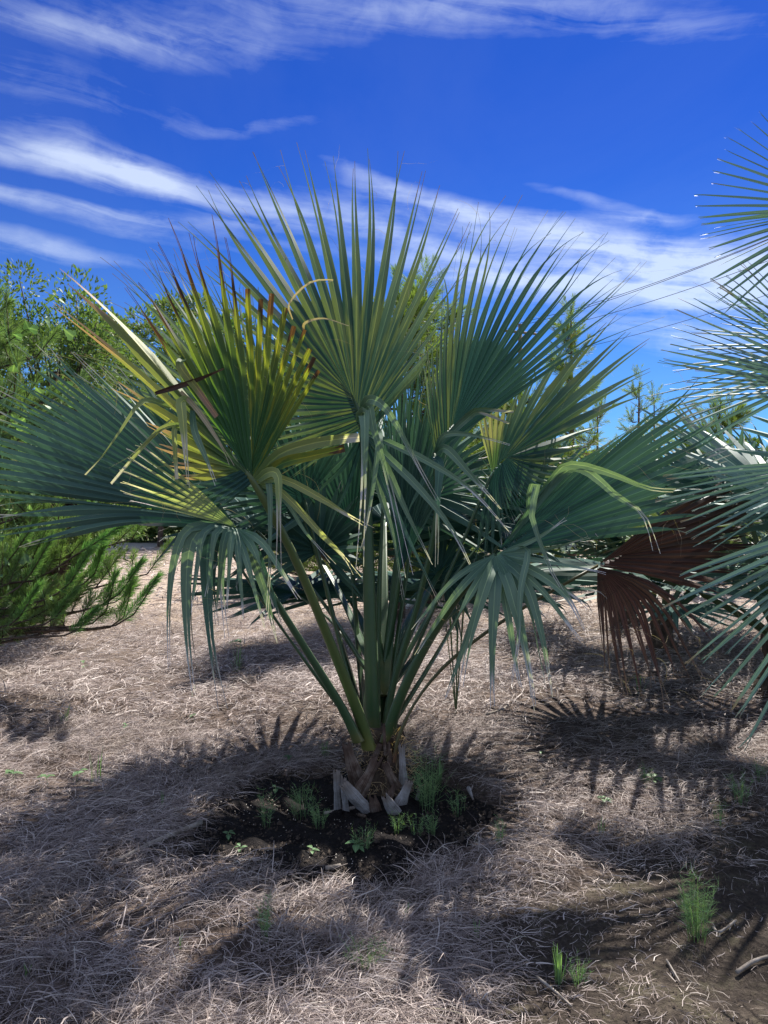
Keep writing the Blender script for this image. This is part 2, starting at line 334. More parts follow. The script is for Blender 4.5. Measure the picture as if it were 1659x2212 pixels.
M['ground'] = ground_mat()

# ------------------------------------------------------------------ ground, road, soil
def make_ground():
    xs = np.concatenate([-np.geomspace(7.2, 1500, 26)[::-1], np.arange(-7, 7.01, .08), np.geomspace(7.2, 1500, 26)])
    ys = np.concatenate([-np.geomspace(1, 300, 10)[::-1], np.arange(0, 13.01, .08), np.geomspace(13.3, 3000, 36)])
    X, Y = np.meshgrid(xs, ys); Z = gz(X, Y) * (np.abs(X) < 60)
    v = np.stack([X, Y, Z], -1).reshape(-1, 3); nx, ny = len(xs), len(ys)
    i = (np.arange(ny - 1)[:, None] * nx + np.arange(nx - 1)[None]).ravel()
    q = np.stack([i, i + 1, i + nx + 1, i + nx], -1)
    o = link('ground', tri_mesh('ground', v, q, M['ground'], quads=True)); tag(o, kind='structure')
    o.data.polygons.foreach_set('use_smooth', [True] * len(o.data.polygons))
make_ground()
mb = MB()
for i in range(41):
    x = -60 + i * 4.0; yc = 24.6 + .3 * math.sin(x * .2)
    mb.v += [(x, yc - 1.5, .012), (x, yc + 1.9, .012)]; mb.uv += [(0, 0)] * 2; mb.sd += [(0, 0)] * 2
    if i: k = i * 2; mb.f.append((k - 2, k, k + 1, k - 1))
tag(link('gravel_road', mb.mesh('gravel_road', M['gravel'])), kind='structure')

SOIL = (-.20, 3.76, .70, .74)
def soil_r(a):
    return 1 + .10 * math.sin(2 * a + 1) + .07 * math.sin(5 * a + 2) + .05 * math.sin(9 * a) + .03 * math.sin(17 * a + 1)
mb = MB(); NR, NA = 44, 200
for ir in range(NR + 1):
    for ia in range(NA):
        a = ia / NA * 2 * math.pi; r = ir / NR; rr = soil_r(a) * r
        x = SOIL[0] + SOIL[2] * rr * math.cos(a); y = SOIL[1] + SOIL[3] * rr * math.sin(a)
        lump = .012 * math.sin(19 * x + 3) * math.sin(23 * y) + .008 * math.sin(41 * x + 31 * y) + rnd.uniform(-.0022, .0022)
        z = float(gz(x, y)) + (.022 + lump + .05 * math.exp(-((x - .0) ** 2 + (y - 4) ** 2) / .06)) * (1 - r ** 5) - .012 * r ** 8
        mb.v.append((x, y, z)); mb.uv.append((0, 0)); mb.sd.append((0, 0))
        if ir:
            k = (ir - 1) * NA; j = (ia + 1) % NA; mb.f.append((k + ia, k + NA + ia, k + NA + j, k + j))
tag(link('soil_patch', mb.mesh('soil_patch', M['soil'])), kind='structure')

# ------------------------------------------------------------------ straw mat
def in_soil(x, y):
    a = np.arctan2((y - SOIL[1]) / SOIL[3], (x - SOIL[0]) / SOIL[2])
    r = np.hypot((y - SOIL[1]) / SOIL[3], (x - SOIL[0]) / SOIL[2])
    return r / (1 + .10 * np.sin(2 * a + 1) + .07 * np.sin(5 * a + 2) + .05 * np.sin(9 * a))
def straw(n, y0, y1, lmin, lmax, wid, hmax, name, label, upright=.03):
    Y = np.sqrt(npr.uniform(y0 ** 2, y1 ** 2, n)) if y1 > 9 else npr.uniform(y0, y1, n)
    X = npr.uniform(-1, 1, n) * (Y * .56 + .35)
    fld = np.sin(1.9 * X + 2.3 * Y) + np.sin(4.1 * X - 1.7 * Y + 1) + .6 * np.sin(7 * X + 5 * Y + 2)
    patch = np.sin(3.1 * X + .7) * np.sin(2.7 * Y + .4) + .5 * np.sin(8.3 * X + 2 * Y) * np.sin(6.1 * Y - 3 * X)
    bare = np.clip(((X - (Y - 2.5) * 1.0) + .35 * np.sin(3 * X + 2 * Y) + .1) / .7, 0, 1) * np.clip((4.2 - Y) / .8, 0, 1)
    right = np.clip((X - .2) / .8, 0, 1) * np.clip((6.5 - Y) / 1.5, 0, 1)
    fine = np.sin(17 * X + 5 * np.sin(3 * Y)) * np.sin(15 * Y + 4 * np.sin(4 * X)) + .7 * np.sin(31 * X - 9 * Y) * np.sin(27 * Y + 11 * X)
    prob = (1 - .76 * bare) * (1 - .45 * right) * np.clip(.52 + .35 * patch + .45 * fine, .08, 1)
    s = in_soil(X, Y); prob *= np.clip((s - .80) / .36, .012, 1) ** 1.4
    road = (np.abs(Y - 24.8) < 1.7); prob[road] *= .02
    keep = npr.uniform(0, 1, n) < prob
    X, Y, fld, s, bare = X[keep], Y[keep], fld[keep], s[keep], bare[keep]; n = len(X)
    ang = fld * .8 + npr.normal(0, 1.0, n)
    L = (lmin + (lmax - lmin) * npr.beta(1.1, 1.9, n)) * (1 - .55 * bare)
    up = np.abs(npr.normal(0, .24, n)) + (npr.uniform(0, 1, n) < upright) * npr.uniform(.3, 1.2, n)
    curl = npr.normal(0, .42, n); pos = np.stack([X, Y, gz(X, Y) + npr.uniform(0, hmax, n) * (1 - .75 * bare) * np.where(s < 1, .25, 1) + .014 * (s < 1.0)], -1)
    NS = 4; rows = [pos]; a = ang.copy(); e = up.copy()
    for k in range(NS - 1):
        d = np.stack([np.cos(a) * np.cos(e), np.sin(a) * np.cos(e), np.sin(e)], -1)
        rows.append(rows[-1] + d * (L / (NS - 1))[:, None]); a = a + curl * .7; e = e - npr.uniform(.05, .55, n) * (up + .15) * 2
    for k in range(1, NS):
        g = gz(rows[k][:, 0], rows[k][:, 1]) + .004; rows[k][:, 2] = np.maximum(rows[k][:, 2], g)
    w = wid * npr.uniform(.5, 1.5, n) * np.where(npr.uniform(0, 1, n) < .10, 2.1, 1.0); tw = npr.uniform(-.9, .9, n)
    V = np.empty((n, NS, 2, 3), np.float32)
    for k in range(NS):
        sdv = np.stack([-np.sin(ang) * np.cos(tw), np.cos(ang) * np.cos(tw), np.sin(tw)], -1) * (w * (1.0, 1.0, .8, .15)[k])[:, None]
        V[:, k, 0] = rows[k] - sdv; V[:, k, 1] = rows[k] + sdv
    base = np.arange(n)[:, None] * (NS * 2)
    q = np.concatenate([base + np.array([[2 * k, 2 * k + 1, 2 * k + 3, 2 * k + 2]]) for k in range(NS - 1)], 0)
    r1 = npr.beta(1.45, 2.1, n); sd_ = np.repeat(np.stack([r1, npr.uniform(0, 1, n)], -1), NS * 2, 0)
    uv = np.tile(np.array([[0, 0], [1, 0], [0, .33], [1, .33], [0, .66], [1, .66], [0, 1], [1, 1]]), (n, 1))
    o = link(name, tri_mesh(name, V.reshape(-1, 3), q, M['straw'], sd_, uv, quads=True))
    tag(o, label, 'dry grass', kind='stuff')
straw(300000, 1.9, 5.2, .02, .22, .00075, .045, 'dry_grass', 'flattened mat of pinkish tan dry grass around the palm')
straw(190000, 5.2, 10.5, .04, .26, .0016, .075, 'dry_grass', 'sunlit band of dry grass behind the palm', .05)
straw(60000, 10.5, 30, .12, .4, .006, .09, 'dry_grass', 'far dry grass running back to the gravel road', .08)

# ------------------------------------------------------------------ palm fronds
def catmull(pts, n):
    P = [Vector(p) for p in pts]
    if len(P) == 2: return [P[0].lerp(P[1], i / (n - 1)) for i in range(n)]
    P = [P[0] * 2 - P[1]] + P + [P[-1] * 2 - P[-2]]
    m = len(P) - 3; out = []
    for i in range(n):
        s = i / (n - 1) * m; k = min(int(s), m - 1); t = s - k
        a, b_, c, d = P[k], P[k + 1], P[k + 2], P[k + 3]
        out.append(.5 * ((2 * b_) + (c - a) * t + (2 * a - 5 * b_ + 4 * c - d) * t * t + (3 * b_ - a - 3 * c + d) * t ** 3))
    return out

ROWS = [.015, .12, .24, .36, .46, .54, .61, .68, .75, .82, .88, .94, 1.0]
def seg_mesh(P, Lat, ts, tb, pleat, rng, cut=False, taper=.85, thread=.03, roll=0.0):
    """one leaf segment: mid line P[k], half-width vectors Lat[k] (fused zone); V fold, bifid tip"""
    n = len(P); vs = []; uv = []; wts = None
    L = sum(((P[k + 1] - P[k]).length for k in range(n - 1)))
    curl1 = Vector((rng.gauss(0, 1), rng.gauss(0, 1), rng.gauss(-.3, .8))) * L * thread
    curl2 = Vector((rng.gauss(0, 1), rng.gauss(0, 1), rng.gauss(-.3, .8))) * L * thread
    short = rng.uniform(.80, 1.0), rng.uniform(.86, 1.0)
    if rng.random() < .5: short = short[::-1]
    for k in range(n):
        t = ROWS[k] if n == len(ROWS) else k / (n - 1)
        T = (P[min(k + 1, n - 1)] - P[max(k - 1, 0)]).normalized()
        l = Lat[k] - T * Lat[k].dot(T)
        w = l.length
        if w < 1e-7: l = T.orthogonal(); w = 1e-5
        lh = l.normalized()
        N = T.cross(lh)
        if t <= ts: wts = w; hw = w
        else:
            s = (t - ts) / (1 - ts)
            hw = (wts or w) * ((1 - s) ** taper if not cut else (1 - .30 * s))
            hw = max(hw, .0008)
            if roll:
                r = roll * min(1, s * 3); lh = lh * math.cos(r) + N * math.sin(r); N = T.cross(lh)
        dep = N * (hw * pleat)
        if t <= tb or cut:
            m = P[k] - dep; row = [P[k] - lh * hw, m, m, P[k] + lh * hw]
        else:
            s = (t - tb) / (1 - tb); off = hw * .5 + (wts * .30) * s
            tw = max(hw * .5 * (1 - .45 * s), .0013)
            c2 = s * s
            # the two tines differ in length
            bk1 = -T * (L * (1 - tb) * s * (1 - short[0])); bk2 = -T * (L * (1 - tb) * s * (1 - short[1]))
            c1 = P[k] - lh * off + curl1 * c2 + bk1; c3 = P[k] + lh * off + curl2 * c2 + bk2
            row = [c1 - lh * tw, c1 + lh * tw - dep * (1 - s), c3 - lh * tw - dep * (1 - s), c3 + lh * tw]
        vs += row; uv += [(0, t), (.5, t), (.5, t), (1, t)]
    fs = []
    for k in range(n - 1):
        a, c = k * 4, k * 4 + 4
        fs += [(a, a + 1, c + 1, c), (a + 2, a + 3, c + 3, c + 2)]
    return vs, fs, uv

def bend3(h, k, t, s):
    """path hub - knee - tip with a rounded knee, s in 0..1 by length"""
    l1, l2 = (k - h).length, (t - k).length; Lt = l1 + l2; r = min(l1, l2) * .55
    d = s * Lt
    if d < l1 - r: return h.lerp(k, d / l1)
    if d > l1 + r: return k.lerp(t, (d - l1) / l2)
    a = h.lerp(k, (l1 - r) / l1); c = k.lerp(t, r / l2); q = (d - l1 + r) / (2 * r)
    return a.lerp(k, q).lerp(k.lerp(c, q), q)

def fan(hub, keys, n, costa=None, ts=.48, tb=.66, pleat=.75, wmul=1.04, wmax=.05, jit=.012, lenjit=.06, seed=1, cut=None, taper=.62, thread=.02, roll=0, rolljit=.25, bow=.02):
    """hub: (px, py, Y); keys: (tx, ty, dY) or (kx, ky, dYk, tx, ty, dYt). -> list of (u, vs, fs, uv)"""
    rng = random.Random(seed); hx, hy, hY = hub; H = at(*hub); K = []
    for k in keys:
        if len(k) == 3:
            T = at(k[0], k[1], hY + k[2]); kn = H.lerp(T, .5) + Vector((0, 0, (T - H).length * bow))
        else: kn = at(k[0], k[1], hY + k[2]); T = at(k[3], k[4], hY + k[5])
        K.append((kn, T))
    cum = [0.0]
    for i in range(1, len(K)):
        cum.append(cum[-1] + (K[i][0] - H).angle(K[i - 1][0] - H) + .02)
    tot = cum[-1]; C = at(costa[0], costa[1], hY + costa[2]) if costa else H
    def blend(va, vb, f):
        la, lb = va.length, vb.length
        d = va.normalized().lerp(vb.normalized(), f)
        return d.normalized() * (la + (lb - la) * f) if d.length > 1e-6 else va
    def knt(u):
        x = min(max(u, 0), 1) * tot; i = 0
        while i < len(cum) - 2 and x > cum[i + 1]: i += 1
        f = (x - cum[i]) / max(cum[i + 1] - cum[i], 1e-6); f = min(max(f, 0), 1)
        kn = H + blend(K[i][0] - H, K[i + 1][0] - H, f)
        tp = kn + blend(K[i][1] - K[i][0], K[i + 1][1] - K[i + 1][0], f)
        return H.lerp(C, .55 * math.sin(math.pi * min(max(u, 0), 1)) ** 1.5), kn, tp
    out = []; h = .5 / n
    for i in range(n):
        u = (i + .5) / n
        o0, k0, t0 = knt(u); oa, ka, ta = knt(u - h); ob, kb, tb_ = knt(u + h)
        D = t0 - o0; Ln = D.length; lf = 1 + rng.gauss(0, lenjit)
        J = Vector((rng.gauss(0, 1), rng.gauss(0, 1), rng.gauss(0, .8))) * Ln * jit
        J += (t0 - k0) * (lf - 1)
        P, Lt = [], []
        cf = cut(u) if cut else 1.0
        for t in ROWS:
            tt = t * (cf if cf < 1 else 1)
            p = bend3(o0, k0, t0, tt); q = max(0, (tt - ts) / (1 - ts))
            P.append(p + J * q)
            w = (bend3(ob, kb, tb_, tt) - bend3(oa, ka, ta, tt)) * .5 * wmul
            if w.length > wmax: w = w * (wmax / w.length)
            Lt.append(w)
        r = roll + rng.gauss(0, rolljit)
        out.append((u,) + seg_mesh(P, Lt, ts, tb, pleat, rng, cut=cf < 1, taper=taper, thread=thread, roll=r))
    return out

def strip(pts, Y, wpx, seed=0, roll=None, pleat=.35, cut=False, base=.6):
    """a bent or hanging segment: polyline of (px, py, dY), width in px"""
    rng = random.Random(seed * 31 + int(pts[0][0])); n = len(ROWS)
    P = catmull([at(p[0], p[1], Y + (p[2] if len(p) > 2 else 0)) for p in pts], n)
    hw = wpx * .5 / F * Y; Lat = []; r = rng.gauss(0, .35) if roll is None else roll; twist = rng.gauss(0, 1.1) if roll is None else 0
    for k in range(n):
        T = (P[min(k + 1, n - 1)] - P[max(k - 1, 0)]).normalized()
        l = T.cross(Vector((0, 1, 0)))
        l = l.normalized() if l.length > .1 else T.orthogonal().normalized()
        l = Matrix.Rotation(r + twist * max(0, ROWS[k] - .3), 3, T) @ l
        Lat.append(l * hw * (base + (1 - base) * min(1, ROWS[k] * 4)))
    return seg_mesh(P, Lat, .55, .80, pleat, rng, cut=cut, thread=.012)

def petiole(pts, w0, w1, trunk=(0.0, 4.0), thick=.6, n=18, costa=None):
    """half-round stalk, flat side inwards; pts (px, py, Y)"""
    P = catmull([at(*p) for p in pts], n)
    if costa: P += catmull([P[-1], P[-1].lerp(at(*costa), .5), at(*costa)], 6)[1:]
    vs, fs, uv = [], [], []
    hubx = P[n - 1]; od = Vector((hubx.x - trunk[0], hubx.y - trunk[1] - .35, 0)).normalized(); m = len(P)
    for k, p in enumerate(P):
        T = (P[min(k + 1, m - 1)] - P[max(k - 1, 0)]).normalized()
        lat = T.cross(od).normalized(); out = lat.cross(T).normalized()
        if out.dot(od) < 0: out = -out
        t = min(1, k / (n - 1)); w = (w0 + (w1 - w0) * t ** .55) * .5
        if k >= n: w = w1 * .5 * max(.06, 1 - (k - n + 1) / (m - n) * .95)
        for a, r, e in ((0, 1, 1), (35, .98, 0), (70, 1, 0), (110, 1, 0), (145, .98, 0), (180, 1, 1), (215, .55, .2), (270, .22, 0), (325, .55, .2)):
            ar = math.radians(a); x = math.cos(ar) * w * (r if a < 181 else .62 if a != 270 else 0); y = math.sin(ar) * w * thick * (1 if a < 181 else .12)
            if a in (215, 325): y = w * .02
            if a == 270: x, y = 0, w * thick * .12
            vs.append(p + lat * x + out * y); uv.append((e, t))
        if k:
            a, c = (k - 1) * 9, k * 9
            fs += [(a + j, a + (j + 1) % 9, c + (j + 1) % 9, c + j) for j in range(9)]
    fs.append(tuple(range(len(vs) - 9, len(vs))))
    return vs, fs, uv

def filaments(starts, rng, width=.0008):
    mb = MB()
    for p in starts:
        p = Vector(p); d = Vector((rng.gauss(0, 1), rng.gauss(0, .6), rng.uniform(-.2, 1))).normalized(); L = rng.uniform(.08, .34); n = 9; pts = [p]
        bend = Vector((rng.gauss(0, .3), rng.gauss(0, .3), rng.uniform(-.5, -.05)))
        for k in range(n): d = (d + bend * .55 + Vector((rng.gauss(0, .16), rng.gauss(0, .16), rng.gauss(0, .12)))).normalized(); pts.append(pts[-1] + d * (L / n))
        vs, fs, uv = [], [], []
        for k, q in enumerate(pts):
            s_ = Vector((1, 0, .6)).normalized() * width * (1 - .6 * k / n); vs += [q - s_, q + s_]; uv += [(0, .4), (1, .4)]
            if k: fs.append((2 * k - 2, 2 * k - 1, 2 * k + 1, 2 * k))
        mb.add(vs, fs, uv)
    return mb

def frond(root, pet, fans, strips=(), mat='green', pmat='petiole', w0=.10, w1=.045, singles=True, label=None, costa=None, thick=.6):
    """part: the frond's stalk; sub-parts: its leaf segments (or one blade)"""
    org = root.location
    mb = MB(); mb.add(*petiole(pet, w0, w1, costa=costa, thick=thick)); f = link('frond', mb.mesh('frond', M[pmat], org), root)
    if label: f['label'] = label
    blade = MB()
    def put(vs, fs, uv, mt):
        if singles:
            s = MB(); s.add(vs, fs, uv); link('leaf_segment', s.mesh('leaf_segment', M[mt], org), f)
        else: blade.add(vs, fs, uv)
    frng = random.Random(len(pet) * 7 + int(pet[-1][0])); fst = []
    for fn in fans:
        mfun = fn.pop('mat', mat)
        for (u, vs, fs, uv) in fan(**fn):
            if singles and root is palm: fst += [vs[k * 4 + frng.choice((0, 3))] for k in (5, 7, 9, 11) if frng.random() < .42]
            put(vs, fs, uv, mfun(u) if callable(mfun) else mfun)
    for st in strips:
        st = dict(st); mt = st.pop('mat', mat); put(*strip(**st), mt)
    if fst: tag(link('filament', filaments(fst, frng).mesh('filament', M['straw_leaf'], org), f), kind='stuff')
    if not singles: link('blade', blade.mesh('blade', M[mat], org), f)
    return f

TR = Vector((0.0, 4.0, float(gz(0, 4.0))))
palm = empty('fan_palm', TR, 'young fan palm with green and yellowing fronds rising from black soil', 'palm')

# trunk core
def lump_core(c, r0, r1, z0, z1, mat, name, parent, seed, n=28, rows=16):
    rng = random.Random(seed); mb = MB(); vs, fs, uv = [], [], []
    for i in range(rows + 1):
        t = i / rows; z = z0 + (z1 - z0) * t; r = (r0 + (r1 - r0) * t) * (1 + .12 * math.sin(t * 9))
        for j in range(n):
            a = j / n * 2 * math.pi; rr = r * (1 + .10 * math.sin(5 * a + t * 8) + rng.uniform(-.07, .07))
            vs.append((c[0] + rr * math.cos(a), c[1] + rr * math.sin(a), z)); uv.append((a, t))
        if i: fs += [((i - 1) * n + j, (i - 1) * n + (j + 1) % n, i * n + (j + 1) % n, i * n + j) for j in range(n)]
    fs.append(tuple(range(len(vs) - n, len(vs)))); mb.add(vs, fs, uv)
    return link(name, mb.mesh(name, mat, parent.location), parent)
lump_core((0, 4.0), .145, .080, TR.z - .05, TR.z + .36, M['fibre'], 'trunk', palm, 3)

# loose fibres on the trunk
mb = MB(); rg = random.Random(5)
for _ in range(330):
    a = rg.uniform(-math.pi, 0.3); h = rg.uniform(.03, .37); r = .15 - .15 * h + rg.uniform(-.01, .02)
    p = Vector((r * math.cos(a), 4 + r * math.sin(a), TR.z + h)); d = Vector((math.cos(a) * .5 + rg.gauss(0, .5), math.sin(a) * .5 + rg.gauss(0, .3), rg.uniform(-.4, 1))).normalized()
    l = rg.uniform(.03, .13); s = Vector((rg.gauss(0, 1), 0, rg.gauss(0, 1))).normalized() * .0010
    m1 = p + d * l * .5; e = p + d * l + Vector((0, 0, -l * .4))
    mb.add([p - s, p + s, m1 + s, m1 - s, e], [(0, 1, 2, 3), (3, 2, 4)], [(0, .3)] * 5)
tag(link('trunk_fibre', mb.mesh('trunk_fibre', M['straw_leaf'], palm.location), palm), kind='stuff')

# cut leaf bases (boots): curved troughs with a sawn end
def boot(p0, p1, Y0, Y1, wpx, mat, seed, bulge=.03):
    rng = random.Random(seed); A, B = at(p0[0], p0[1], Y0), at(p1[0], p1[1], Y1); n = 9
    B = B + Vector((0, -.035, 0)); mid = A.lerp(B, .5) + Vector((0, -bulge * .4, 0)); vs, fs, uv = [], [], []
    P = catmull([A, mid, B], n); hw = wpx * .5 / F * Y0; NC = 9; ragged = [rng.uniform(-.022, .014) for _ in range(9)]
    for k in range(n):
        t = k / (n - 1); T = (P[min(k + 1, n - 1)] - P[max(k - 1, 0)]).normalized()
        lat = T.cross(Vector((0, 1, 0))).normalized(); out = lat.cross(T).normalized()
        if out.y > 0: out = -out
        w = hw * (1.02 - .34 * t + .12 * math.sin(t * 5 + seed)) * (1 + rng.uniform(-.07, .07))
        for layer, off in ((0, 0), (1, -.010)):
            for j in range(NC):
                s = j / (NC - 1) * 2 - 1
                y = (1 - s * s) * w * .38 + off; zz = ragged[j] if k == n - 1 else ragged[j] * .4 if k == n - 2 else rng.uniform(-.003, .003)
                vs.append(P[k] + lat * (w * s * (1 if layer == 0 else .93)) + out * y + T * zz); uv.append((s, t))
        if k:
            a, c = (k - 1) * 2 * NC, k * 2 * NC
            for j in range(NC - 1):
                fs += [(a + j, a + j + 1, c + j + 1, c + j), (a + NC + j + 1, a + NC + j, c + NC + j, c + NC + j + 1)]
            fs += [(a + NC, a, c, c + NC), (a + NC - 1, a + 2 * NC - 1, c + 2 * NC - 1, c + NC - 1)]
    e = (n - 1) * 2 * NC
    fs += [(e + j, e + j + 1, e + NC + j + 1, e + NC + j) for j in range(NC - 1)]
    mb = MB(); mb.add(vs, fs, uv); o = link('leaf_base', mb.mesh('leaf_base', M[mat], palm.location), palm)
    return o
for i, (p0, p1, Y0, Y1, w, mt) in enumerate((
        ((775, 1695), (748, 1600), 3.85, 3.80, 34, 'boot_b'), ((775, 1715), (815, 1632), 3.80, 3.79, 32, 'boot_b'),
        ((730, 1757), (728, 1657), 3.82, 3.74, 18, 'boot'), ((748, 1757), (742, 1670), 3.79, 3.76, 17, 'boot'),
        ((795, 1752), (744, 1688), 3.77, 3.70, 30, 'boot'), ((862, 1766), (830, 1714), 3.76, 3.70, 28, 'boot'),
        ((858, 1748), (886, 1678), 3.80, 3.76, 26, 'boot'), ((872, 1700), (867, 1603), 3.86, 3.86, 20, 'boot'),
        ((858, 1702), (829, 1640), 3.82, 3.80, 22, 'boot_b'), ((832, 1632), (829, 1562), 3.84, 3.83, 8, 'boot_b'),
        ((890, 1750), (880, 1665), 3.92, 3.95, 20, 'boot_b'), ((815, 1765), (805, 1712), 3.79, 3.77, 26, 'boot_b'),
        ((765, 1660), (742, 1628), 3.90, 3.86, 18, 'boot_b'), ((845, 1655), (838, 1600), 3.88, 3.86, 14, 'boot_b'), ((898, 1735), (905, 1700), 3.88, 3.82, 9, 'boot'), ((800, 1660), (822, 1600), 3.88, 3.84, 14, 'boot_b'), ((835, 1740), (850, 1690), 3.80, 3.79, 16, 'boot_b'))):
    boot(p0, p1, Y0, Y1, w, mt, i + 1)

# --- central upright frond
frond(palm, [(806, 1590, 4.0), (803, 1480, 3.99), (797, 1250, 4.0), (790, 1050, 4.02), (787, 920, 4.03)], [
    dict(hub=(787, 920, 4.03), n=34, seed=11, costa=(740, 800, .05), ts=.43, tb=.60, taper=.80, wmax=.06, mat='green', thread=.018, jit=.008, lenjit=.045,
         keys=[(610, 1060, .05), (530, 965, .08), (478, 800, .1), (458, 670, .1), (430, 560, .12), (400, 480, .14), (412, 414, .16), (445, 368, .18), (489, 335, .2), (535, 314, .2),
               (583, 322, .2), (636, 306, .2), (708, 304, .2), (758, 308, .2), (846, 320, .2), (930, 362, .2), (990, 430, .18), (1025, 488, .15), (1020, 545, .12), (1000, 610, .1), (985, 720, .05)])],
    [dict(pts=[(787, 915, 0), (786, 880, -.1), (800, 862, -.2), (840, 890, -.28), (900, 1000, -.3), (945, 1085, -.3)], Y=4.0, wpx=20, mat='bentteal'),
     dict(pts=[(787, 918, 0), (780, 900, -.12), (785, 892, -.2), (788, 930, -.28), (785, 1060, -.3), (775, 1235, -.3)], Y=4.0, wpx=24, mat='bentteal', roll=.1),
     dict(pts=[(789, 918, 0), (785, 892, -.12), (797, 880, -.2), (808, 930, -.26), (840, 1040, -.28), (890, 1250, -.28)], Y=4.0, wpx=20, mat='bentteal', roll=.2),
     dict(pts=[(792, 925, 0), (815, 930, -.1), (818, 960, -.2), (800, 1090, -.26), (783, 1190, -.26)], Y=4.0, wpx=17, mat='bentteal'),
     dict(pts=[(795, 935, 0), (850, 960, -.1), (930, 1000, -.2), (1020, 1060, -.25), (1110, 1160, -.25)], Y=4.0, wpx=15, mat='bentteal'),
     dict(pts=[(795, 945, 0), (840, 990, -.1), (910, 1060, -.2), (980, 1150, -.22), (1040, 1270, -.22)], Y=4.0, wpx=17, mat='bentteal'),
     dict(pts=[(795, 950, 0), (835, 1010, -.1), (880, 1110, -.18), (935, 1220, -.2)], Y=4.0, wpx=15, mat='bentteal'),
     dict(pts=[(793, 955, 0), (830, 1050, -.1), (890, 1180, -.15), (950, 1300, -.15)], Y=4.0, wpx=14, mat='teal'),
     dict(pts=[(793, 960, 0), (820, 1060, -.1), (850, 1160, -.15), (870, 1290, -.15)], Y=4.0, wpx=14, mat='bentteal'),
     dict(pts=[(790, 930, 0), (740, 1010, -.05), (690, 1060, -.1), (640, 1140, -.12)], Y=4.05, wpx=14, mat='teal'),
     dict(pts=[(788, 935, 0), (750, 1050, -.05), (715, 1130, -.1), (690, 1230, -.12)], Y=4.05, wpx=13, mat='teal'),
     dict(pts=[(795, 930, 0), (860, 850, .05), (905, 800, .1), (945, 720, .12)], Y=4.1, wpx=16, mat='green')],
    mat='green', w0=.105, w1=.05, label='upright frond with long split tips', costa=(745, 810, 4.1))

# --- frond up to the right
frond(palm, [(828, 1590, 4.08), (850, 1470, 4.1), (905, 1290, 4.14), (940, 1120, 4.17), (938, 978, 4.2)], [
    dict(hub=(938, 978, 4.2), n=24, seed=12, costa=(1010, 880, .05), ts=.44, tb=.62, taper=.78, wmax=.06, mat=lambda u: 'green' if u < .45 else 'teal', thread=.045, jit=.008, lenjit=.05,
         keys=[(905, 800, -.15), (925, 690, -.15), (954, 640, -.1), (985, 505, -.05), (1050, 418, .05), (1114, 455, .1), (1180, 442, .15), (1240, 450, .2), (1310, 498, .3), (1372, 560, .4), (1408, 585, .5),
               (1395, 630, .55), (1372, 665, .6), (1350, 712, .6)])],
    [dict(pts=[(938, 985, 0), (950, 1005, -.1), (945, 1080, -.15), (945, 1230, -.15)], Y=4.15, wpx=20, mat='teal'),
     dict(pts=[(940, 980, 0), (965, 970, -.1), (1020, 1030, -.15), (1085, 1100, -.15)], Y=4.15, wpx=18, mat='bentteal'),
     dict(pts=[(940, 980, 0), (960, 940, -.08), (1020, 940, -.12), (1105, 960, -.12)], Y=4.15, wpx=12, mat='bentteal'),
     dict(pts=[(950, 960, 0), (1010, 900, -.05), (1040, 885, -.1), (1110, 890, -.1)], Y=4.2, wpx=15, mat='bentteal', cut=True),
     dict(pts=[(950, 960, 0), (1010, 905, -.05), (1038, 892, -.1), (1100, 915, -.1)], Y=4.2, wpx=12, mat='bentteal', cut=True),
     dict(pts=[(936, 985, 0), (910, 1050, -.05), (880, 1110, -.1), (855, 1200, -.1)], Y=4.2, wpx=14, mat='teal')],
    mat='green', w0=.09, w1=.042, label='frond fanned up to the right with pale curled tips')

# --- frond to the right with yellow cut stubs
frond(palm, [(835, 1590, 4.14), (880, 1440, 4.25), (980, 1210, 4.36), (1040, 1070, 4.4), (1063, 1020, 4.4)], [
    dict(hub=(1063, 1020, 4.4), n=34, seed=13, costa=(1120, 960, .05), ts=.46, taper=.75, wmax=.055, jit=.01, lenjit=.07,
         mat=lambda u: 'stub' if u < .14 else ('green' if u < .55 else 'teal'), cut=lambda u: .93 if u < .13 else 1,
         keys=[(1020, 880, .05), (1050, 845, .1), (1078, 835, .1), (1110, 826, .12), (1180, 770, .2), (1275, 690, .3), (1372, 698, .4), (1402, 722, .45), (1414, 756, .5), (1412, 800, .5), (1395, 850, .5),
               (1330, 905, .4), (1270, 960, .25), (1220, 1050, .1), (1150, 1100, 0), (1105, 1130, -.05), (1080, 1210, -.1), (1045, 1235, -.1), (1015, 1210, -.1)])],
    [], mat='green', w0=.08, w1=.038, label='frond with a few yellow segments cut short')

